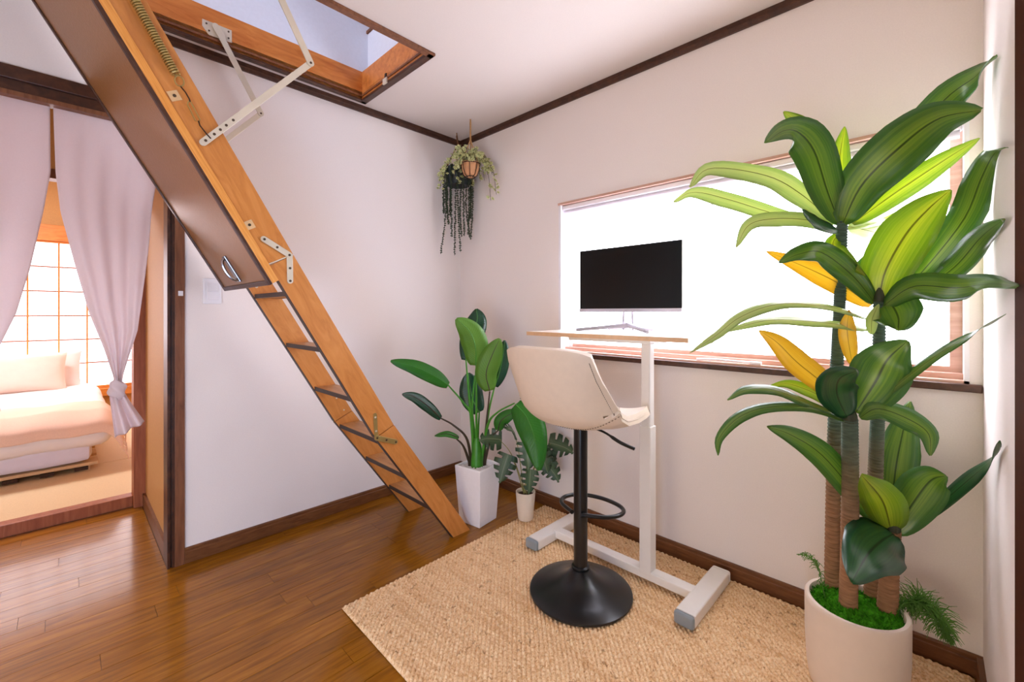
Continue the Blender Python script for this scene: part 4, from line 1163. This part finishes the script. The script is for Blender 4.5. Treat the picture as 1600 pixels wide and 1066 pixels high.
for pts, r0, r1 in DRACAENA_TRUNKS:
    ln = sum((Vector(a) - Vector(b)).length for a, b in zip(pts, pts[1:]))
    d_ = (Vector(pts[-1]) - Vector(pts[-2])).normalized()
    pts = list(pts)
    n = int(ln / 0.0024)
    sp = spline(pts, n)
    ringp = (1.0, 0.985, 0.95, 0.86)
    rad = [(r0 + (r1 - r0) * i / n) * 1.04 * ringp[i % 4] for i in range(n + 1)]
    build(MB().tube(sp, rad, 16), 'trunk', 'trunk_bark', dr)
    build(MB().tube([sp[-1] - d_ * 0.01, sp[-1] + d_ * 0.012, sp[-1] + d_ * 0.030, sp[-1] + d_ * 0.045], [r1 * 0.98, r1 * 0.9, r1 * 0.6, r1 * 0.2], 12), 'crown_sheath', 'stem_dark', dr)
for i, (pts, wd, tone, nr) in enumerate(DRACAENA_LEAVES):
    leaf('leaf', 'dracaena_' + tone, dr, pts, wd, nr, 'lance', fold=0.13, wave=0.03, n=22, seed=i)
# fine fern sprigs: one bushy spray behind the pot, thin wisps on its left
def spray(name, pts, length, count, spread, label):
    mb = MB()
    sp = spline(pts, count)
    mb.tube(sp, 0.0012, 4)
    for i in range(2, count):
        for k in range(7):
            d = Vector((random.uniform(-1, 1), random.uniform(-1, 1), random.uniform(-1, 0.8))).normalized()
            L = length * random.uniform(0.5, 1) * math.sin(PI * (0.12 + 0.86 * i / count))
            m = sp[i] + d * L * 0.6 + Vector((0, 0, 0.2 * L))
            mb.tube([sp[i], m, sp[i] + d * L * spread], [0.0013, 0.0011, 0.0006], 3)
    return tag(build(mb, name, 'fern_green', dr, kind='stuff'), label)
spray('fern_spray', [(PCX + 0.05, PCY - 0.08, PH - 0.01), (PCX + 0.09, PCY - 0.135, PH + 0.02), (PCX + 0.12, PCY - 0.18, PH - 0.03), (PCX + 0.15, PCY - 0.205, PH - 0.10)], 0.075, 90, 1.0, 'feathery fern spray hanging behind the pot')
spray('fern_sprig', [(PCX - 0.02, PCY + 0.07, PH - 0.01), (PCX - 0.0, PCY + 0.09, PH + 0.06), (PCX + 0.01, PCY + 0.115, PH + 0.085), (PCX + 0.01, PCY + 0.15, PH + 0.08)], 0.028, 14, 1.0, 'thin pale fern sprig')

# ================================================================== STRELITZIA in the tall square planter
pc = (-0.400, -0.640)
sg = thing('bird_of_paradise_plant', (*pc, 0.0), 'broad leaved green plant in a tall white square planter by the corner', 'plant')
rot = math.radians(8)
def sq(h, z):
    c, s = math.cos(rot), math.sin(rot)
    return [(pc[0] + (x * c - y * s) * h, pc[1] + (x * s + y * c) * h, z) for x, y in ((-1, -1), (1, -1), (1, 1), (-1, 1))]
mb = MB()
vs = sq(0.072, 0.0) + sq(0.090, 0.306) + sq(0.078, 0.306) + sq(0.075, 0.270)
fs = [(3, 2, 1, 0), (12, 13, 14, 15)]
for a in (0, 4, 8):
    fs += [(a + i, a + (i + 1) % 4, a + 4 + (i + 1) % 4, a + 4 + i) for i in range(4)]
mb.add(vs, fs)
build(mb, 'planter', 'planter_white', sg, bevel=0.004, seg=3)
pb = MB()
for k in range(420):
    a, b = random.uniform(-1, 1), random.uniform(-1, 1)
    c, s = math.cos(rot), math.sin(rot)
    r = random.uniform(0.004, 0.007)
    pb.lathe([(0.0005, -r * 0.6), (r, 0), (0.0005, r * 0.7)], (pc[0] + (a * c - b * s) * 0.070, pc[1] + (a * s + b * c) * 0.070, 0.294 + random.uniform(-0.002, 0.003)), 6)
pb.add(sq(0.0765, 0.292), [(0, 1, 2, 3)])
build(pb, 'white_pebbles', 'pebble', sg, kind='stuff')
build(MB().lathe([(0.034, 0.0), (0.032, 0.05), (0.024, 0.12), (0.012, 0.16)], (pc[0] - 0.012, pc[1] - 0.005, 0.29), 16), 'stem_base', 'stem_green', sg)
for i, (pet, bl, wd, tone, nr) in enumerate(STRELITZIA):
    sm = 'stem_brown' if i in (3, 4, 6, 9) else 'stem_green'
    sp = spline(pet, 20)
    sp[0].z = 0.288
    stem = build(MB().tube(sp, [0.0085 - 0.0048 * k / 20 for k in range(21)], 8), 'stem', sm, sg)
    if bl:
        lf = leaf('leaf', 'strelitzia_' + tone, sg, bl, wd, nr, 'paddle', fold=0.25, wave=0.02, n=20, seed=i)
        build(MB().tube(spline(bl, 16), [0.0032 - 0.0022 * k / 16 for k in range(17)], 6), 'midrib', sm, lf)

# ================================================================== MONSTERA in the small pot
mc = (-0.236, -0.842)
mz = RT
mn = thing('monstera_plant', (*mc, mz), 'small split leaved plant in a little cream pot on the rug corner', 'plant')
build(MB().lathe([(0.036, 0.0), (0.041, 0.006), (0.046, 0.06), (0.052, 0.13), (0.053, 0.150), (0.050, 0.151), (0.047, 0.148), (0.044, 0.128), (0.01, 0.128)], (*mc, mz), 40), 'pot', 'pot_cream', mn)
build(MB().lathe([(0.001, 0.138), (0.03, 0.137), (0.045, 0.132)], (*mc, mz), 24), 'soil', 'soil', mn)
# (end of stalk, leaf tip direction, size)
ML_ = [((-0.10, 0.10, 0.45), (-0.10, 0.06, 0.02), 0.115), ((-0.02, -0.03, 0.43), (-0.06, -0.06, -0.07), 0.125), ((-0.10, 0.04, 0.37), (-0.04, 0.01, -0.10), 0.120),
       ((0.04, -0.06, 0.40), (0.0, -0.06, -0.09), 0.115), ((0.12, -0.08, 0.42), (0.07, -0.08, -0.03), 0.125), ((0.06, 0.02, 0.50), (0.04, -0.04, 0.04), 0.105),
       ((0.05, -0.10, 0.33), (0.03, -0.08, -0.08), 0.100), ((-0.04, 0.05, 0.49), (-0.05, -0.02, 0.03), 0.105), ((0.13, -0.02, 0.36), (0.03, -0.06, -0.08), 0.105), ((-0.05, -0.08, 0.31), (-0.06, -0.04, -0.09), 0.095)]
for i, (e, d, sz) in enumerate(ML_):
    b = Vector((mc[0] + random.uniform(-0.012, 0.012), mc[1] + random.uniform(-0.012, 0.012), mz + 0.133))
    e = Vector((mc[0] + e[0], mc[1] + e[1], mz + e[2] - 0.02))
    e.x = min(e.x, -0.10)
    m = b.lerp(e, 0.55) + Vector((0, 0, 0.05))
    build(MB().tube(spline([b, m, e], 14), [0.0032 - 0.0014 * k / 14 for k in range(15)], 6), 'stem', 'stem_pale', mn)
    d = Vector(d).normalized() * sz
    if e.x + d.x > -0.02:
        d.x = -0.02 - e.x
    nr = Vector((-0.55, -0.6, 0.55)) + Vector((random.uniform(-0.4, 0.4), random.uniform(-0.4, 0.4), 0))
    leaf('leaf', 'monstera_leaf', mn, [e - d * 0.12, e + d * 0.35, e + d * 0.7 + Vector((0, 0, -0.004)), e + d + Vector((0, 0, -0.02))], sz * 1.05, nr, 'heart', fold=0.18, wave=0.02, notch=4, n=44, seed=i)

# ================================================================== HANGING PLANTS in the corner
def strap(parent, top, pts, r, mat):
    for p in pts:
        build(MB().tube([top, Vector(top).lerp(Vector(p), 0.5), p], r, 6), 'strap', mat, parent)
h1 = (-0.125, -0.125)
hp1 = thing('hanging_trailing_plant', (*h1, 1.53), 'dark hanging pot with long trailing strings in the ceiling corner', 'plant')
build(MB().lathe([(0.070, 0.0), (0.078, 0.008), (0.086, 0.06), (0.090, 0.115), (0.086, 0.116), (0.082, 0.10), (0.02, 0.10)], (*h1, 1.985), 32), 'pot', 'pot_dark', hp1)
hk1 = (h1[0] + 0.005, h1[1] + 0.02, H)
build(MB().tube([hk1, (hk1[0], hk1[1], H - 0.012), (hk1[0], hk1[1] - 0.004, H - 0.024)], 0.004, 6), 'hook', 'leather_strap', hp1)
build(MB().tube([(hk1[0], hk1[1], H - 0.02), (h1[0], h1[1], H - 0.085)], 0.006, 6), 'strap', 'leather_strap', hp1)
strap(hp1, (h1[0], h1[1], H - 0.083), [(h1[0] - 0.085, h1[1] + 0.01, 2.098), (h1[0] + 0.05, h1[1] - 0.065, 2.098), (h1[0] + 0.04, h1[1] + 0.07, 2.098)], 0.005, 'leather_strap')
for k in range(15):
    a = k / 15 * 2 * PI + 0.2
    p0 = Vector((h1[0] + 0.070 * math.cos(a), h1[1] + 0.070 * math.sin(a), 2.092))
    p1 = Vector((h1[0] + 0.094 * math.cos(a), h1[1] + 0.094 * math.sin(a), 2.085))
    ln = random.uniform(0.28, 0.54)
    if k in (2, 5, 9):
        ln = 0.56
    p2 = p1 + Vector((random.uniform(-0.012, 0.012), random.uniform(-0.012, 0.012), -ln * 0.5))
    p3 = p1 + Vector((random.uniform(-0.02, 0.02), random.uniform(-0.02, 0.02), -ln))
    for q in (p2, p3):
        q.x = min(q.x, -0.02); q.y = min(q.y, -0.02)
    sp = spline([p0, p1, p2, p3], 60)
    mb = MB()
    mb.tube(sp, 0.0014, 4)
    for i in range(6, 60):
        for _ in range(4):
            d = Vector((random.uniform(-1, 1), random.uniform(-1, 1), random.uniform(-0.8, 0.3))).normalized()
            c = sp[i] + d * 0.0045
            mb.tube([sp[i], c, c + d * 0.0055], [0.0016, 0.0042, 0.0008], 4)
    build(mb, 'trailing_string', 'pearl_leaf', hp1)

h2 = (-0.190, -0.330)
hp2 = thing('hanging_ivy_plant', (*h2, 1.97), 'variegated ivy in a small terracotta basket hung in front of the dark pot', 'plant')
build(MB().lathe([(0.022, 0.0), (0.040, 0.012), (0.053, 0.045), (0.058, 0.088), (0.055, 0.089), (0.050, 0.075), (0.01, 0.075)], (*h2, 1.985), 32), 'pot', 'terracotta', hp2)
cg = MB()
for k in range(8):
    a = k / 8 * 2 * PI
    cg.tube([(h2[0] + r * math.cos(a), h2[1] + r * math.sin(a), 1.985 + z) for r, z in ((0.020, -0.004), (0.043, 0.010), (0.057, 0.045), (0.062, 0.080))], 0.0022, 5)
for r, z in ((0.062, 0.080), (0.030, 0.0)):
    cg.tube([(h2[0] + r * math.cos(2 * PI * k / 24), h2[1] + r * math.sin(2 * PI * k / 24), 1.985 + z) for k in range(25)], 0.0026, 5)
build(cg, 'wire_basket', 'wire_dark', hp2)
build(MB().tube([(h2[0], h2[1], H), (h2[0], h2[1], H - 0.02)], 0.005, 6), 'hook', 'rope', hp2)
build(MB().tube([(h2[0], h2[1], H - 0.018), (h2[0], h2[1], H - 0.13)], 0.006, 6), 'strap', 'rope', hp2)
strap(hp2, (h2[0], h2[1], H - 0.128), [(h2[0] - 0.055, h2[1] + 0.02, 2.065), (h2[0] + 0.045, h2[1] + 0.04, 2.065), (h2[0] + 0.01, h2[1] - 0.06, 2.065)], 0.004, 'rope')
iv = MB()
iuv = []
def ivy_leaf(c, s):
    nr = Vector((random.uniform(-1, 0.2), random.uniform(-1, 0.2), random.uniform(-0.2, 1))).normalized()
    t = Vector((random.uniform(-1, 1), random.uniform(-1, 1), random.uniform(-1, 0.4)))
    t = (t - nr * t.dot(nr)).normalized()
    b = nr.cross(t)
    out = [(0, -0.45), (0.45, -0.35), (0.35, 0.05), (0.5, 0.35), (0.18, 0.35), (0, 0.75), (-0.18, 0.35), (-0.5, 0.35), (-0.35, 0.05), (-0.45, -0.35)]
    vs = [c] + [c + b * (x * s) + t * (y * s) - nr * (0.15 * s * abs(x)) for x, y in out]
    n = len(out)
    iv.add(vs, [(0, i + 1, (i + 1) % n + 1) for i in range(n)])
    iuv.extend([(0.5, 0.5)] + [(0.5 + 0.5 * (1 if i % 2 else 0.8) * (1 if x >= 0 else -1), 0.5 + y * 0.5) for i, (x, y) in enumerate(out)])
vines = MB()
def vine(a, reach, drop, rise, nl):
    p0 = Vector((h2[0], h2[1], 2.065))
    dv = Vector((math.cos(a), math.sin(a), 0))
    p1 = p0 + dv * reach * 0.45 + Vector((0, 0, rise))
    p2 = p0 + dv * reach * 0.85 + Vector((0, 0, rise * 0.4 - drop * 0.3))
    p3 = p0 + dv * reach + Vector((0, 0, -drop))
    for q in (p1, p2, p3):
        q.x = min(q.x, -0.03); q.y = min(q.y, -0.03)
    sp = spline([p0, p1, p2, p3], 30)
    vines.tube(sp, 0.0015, 4)
    for k in range(nl):
        c = sp[random.randint(4, 30)] + Vector((random.uniform(-1, 1), random.uniform(-1, 1), random.uniform(-0.6, 1))) * 0.014
        c.x = min(c.x, -0.015); c.y = min(c.y, -0.015)
        ivy_leaf(c, random.uniform(0.016, 0.027))
for k in range(26):
    vine(k / 26 * 2 * PI + random.uniform(-0.1, 0.1), random.uniform(0.08, 0.16), random.uniform(-0.03, 0.10), random.uniform(0.03, 0.11), 15)
vine(math.radians(-60), 0.17, 0.20, 0.05, 22)
vine(math.radians(-52), 0.13, 0.23, 0.04, 18)
vine(math.radians(140), 0.19, 0.16, 0.06, 26)
vine(math.radians(150), 0.17, 0.12, 0.07, 26)
vine(math.radians(128), 0.20, 0.10, 0.07, 26)
iv.uv = iuv
build(vines, 'vine', 'stem_brown', hp2, kind='stuff')
build(iv, 'foliage', 'ivy_leaf', hp2, kind='stuff')
